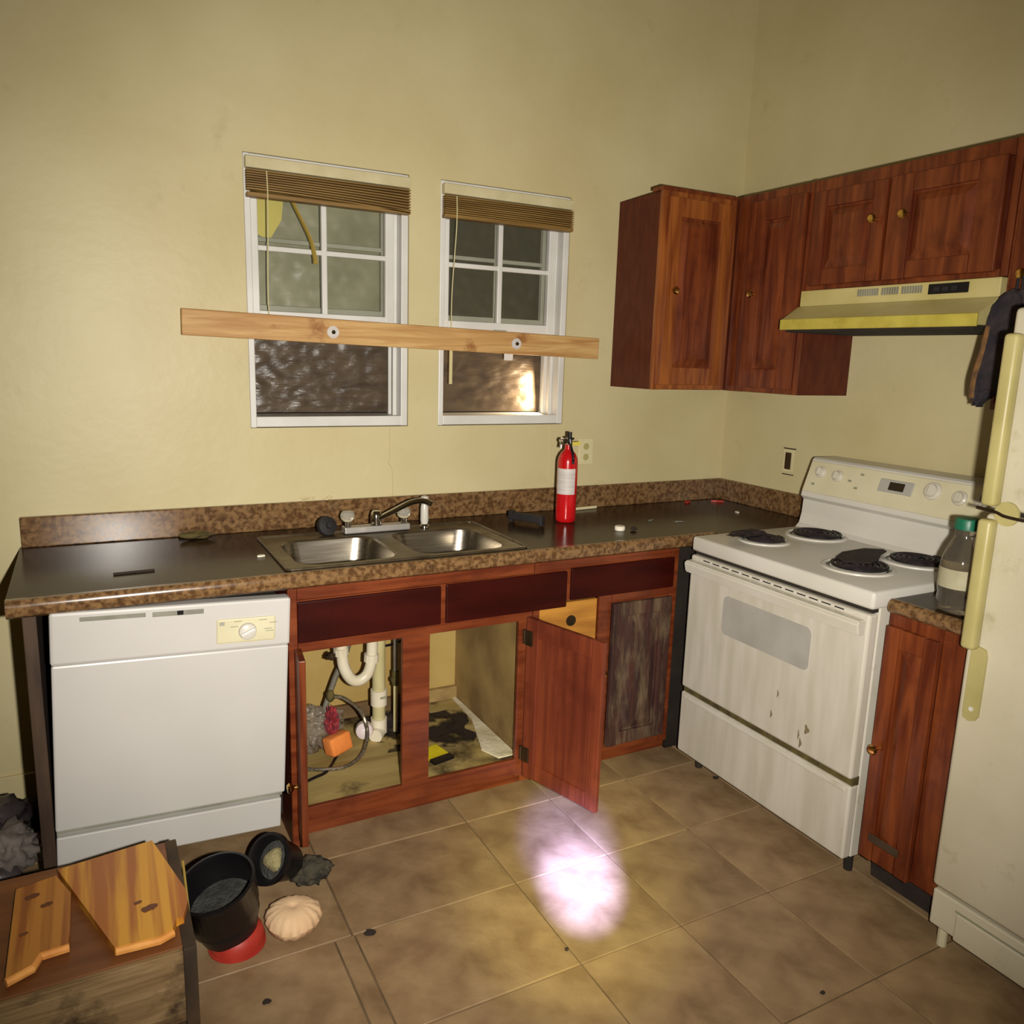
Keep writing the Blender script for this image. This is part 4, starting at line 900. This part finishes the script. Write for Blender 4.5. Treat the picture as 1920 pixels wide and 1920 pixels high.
for (x, y, r) in ((-2.935, -1.03, .012), (-2.905, -1.075, .010), (-2.945, -1.16, .007)): obj('knot', lathe(bmesh.new(), [(0, .3222), (r, .3222), (r, .3205)], (x, y, 0), n=14, fn=lambda a, z: 1+.3*math.sin(2*a+1)+.1*math.sin(5*a)), 'knotwood', t)
solo('wood_splinter', tube(bmesh.new(), [(-2.612, -1.01, .305), (-2.6105, -1.08, .22), (-2.610, -1.13, .15)], .003, n=6), 'strap', 'thin green splinter leaning on the crate side', 'splinter')

# pots, root clump and pleated bundle
def pot(name, label, mtx, prof, fill, fm, extra=None):
    t = thing(name, label, 'pot', mtx.translation)
    b = bmesh.new(); lathe(b, prof, n=36); b.transform(mtx); obj('pot_wall', b, 'black', t, smooth=True)
    b = bmesh.new(); lathe(b, fill, n=30); b.transform(mtx); obj('pot_contents', b, fm, t, smooth=True)
    return t
m1 = Matrix.Translation((-2.498, -.965, .036)) @ Matrix.Rotation(R(10), 4, 'X') @ Matrix.Rotation(R(-12), 4, 'Y') @ Matrix.Scale(.92, 4)
t = pot('black_pot', 'glossy black pot tipped onto a red bowl beside the crate', m1,
    [(0, 0), (.062, .0), (.078, .012), (.086, .05), (.088, .062), (.094, .066), (.096, .10), (.100, .105), (.104, .185), (.107, .19), (.108, .198), (.100, .200), (.096, .19), (.090, .10), (.075, .04), (0, .035)],
    [(0, .115), (.06, .112), (.090, .108)], 'soil')
t2 = thing('red_bowl', 'upturned red plastic bowl under the tipped black pot', 'bowl', (-2.486, -.978, 0))
obj('bowl_shell', lathe(bmesh.new(), [(.068, .002), (.071, .004), (.072, .02), (.066, .042), (.05, .056), (.03, .062), (0, .064)], (-2.486, -.978, 0), n=32), 'redpl', t2, smooth=True)
obj('bowl_lip', lathe(bmesh.new(), [(.068, .001), (.074, .001), (.074, .006), (.070, .007)], (-2.486, -.978, 0), n=32), 'redpl', t2, smooth=True)
m2 = Matrix.Translation((-2.300, -.775, .062)) @ Matrix.Rotation(R(8), 4, 'Z') @ Matrix.Rotation(R(30), 4, 'X') @ Matrix.Rotation(R(-48), 4, 'Y')
t = pot('black_pot', 'black pot lying on its side against the dishwasher, mouth toward us', m2,
    [(0, 0), (.048, .0), (.052, .01), (.066, .085), (.072, .09), (.073, .105), (.064, .107), (.058, .098), (.044, .02), (0, .018)],
    [(0, .080), (.03, .078), (.056, .07)], 'soil')
b = bmesh.new(); lathe(b, [(0, .095), (.018, .095), (.028, .088), (.032, .078)], n=16, fn=lambda a, z: 1+.15*math.sin(3*a)); b.transform(m2); obj('dry_plug', b, 'paleplug', t, smooth=True)
solo('root_clump', blob((-2.245, -.80, .034), (.062, .045, .036), .35, 3.5, seed=9, sub=4, flat=.001), 'root', 'dark matted root clump on the floor beside the fallen pot', 'root clump', smooth=True, sharp=120)
b = bmesh.new()
def pf(a, z): return 1+.045*abs(math.sin(6.5*a+.4*math.sin(2*a)))+.04*math.sin(3*a+1)+.02*math.sin(17*a)
lathe(b, [(0, .004), (.045, .004), (.066, .018), (.073, .036), (.066, .056), (.045, .070), (.020, .074), (.008, .070), (0, .066)], (-2.338, -.985, 0), n=88, fn=pf)
solo('pleated_bundle', b, 'pleat', 'pale gathered cloth bundle like a small pumpkin on the floor', 'bundle', smooth=True)

# dark rubbish in the corner behind the crate
solo('rubbish_bag', blob((-3.20, -.42, .10), (.21, .24, .17), .45, 2.4, seed=31, sub=5, flat=.001), 'bagblack', 'crumpled black rubbish bag by the wall, left of counter', 'bag', smooth=True, sharp=170)
solo('grey_rag', blob((-3.03, -.50, .15), (.07, .08, .06), .45, 3, seed=35, sub=4, flat=.002), 'baggrey', 'dusty grey rag on the black rubbish bag', 'rag', smooth=True, sharp=170)
solo('dirt_heap', blob((-3.21, -.14, .03), (.22, .10, .075), .5, 3, seed=39, sub=5, flat=.001), 'dust', 'heap of dark dirt along the wall left of the counter', 'dirt')
bpy.data.objects['dirt_heap']['kind'] = 'stuff'
# crumbs on the tiles
for i, (x, y, s, lab) in enumerate(((-2.155, -1.095, .016, 'dark clump on the floor tile below the open cabinet'), (-1.70, -1.385, .006, 'small crumb near the torch spot on the floor'),
                                    (-2.455, -1.215, .010, 'dark clump on the floor between the crate and bundle'), (-.70, -.86, .012, 'dark stain crumb beside the range front'),
                                    (-1.19, -1.80, .007, 'small crumb on the nearest floor tiles at right'))):
    solo('floor_crumb', blob((x, y, .003), (s, s*.8, .004), .4, 3, seed=50+i, sub=2, flat=.0008), 'dust', lab, 'crumb')
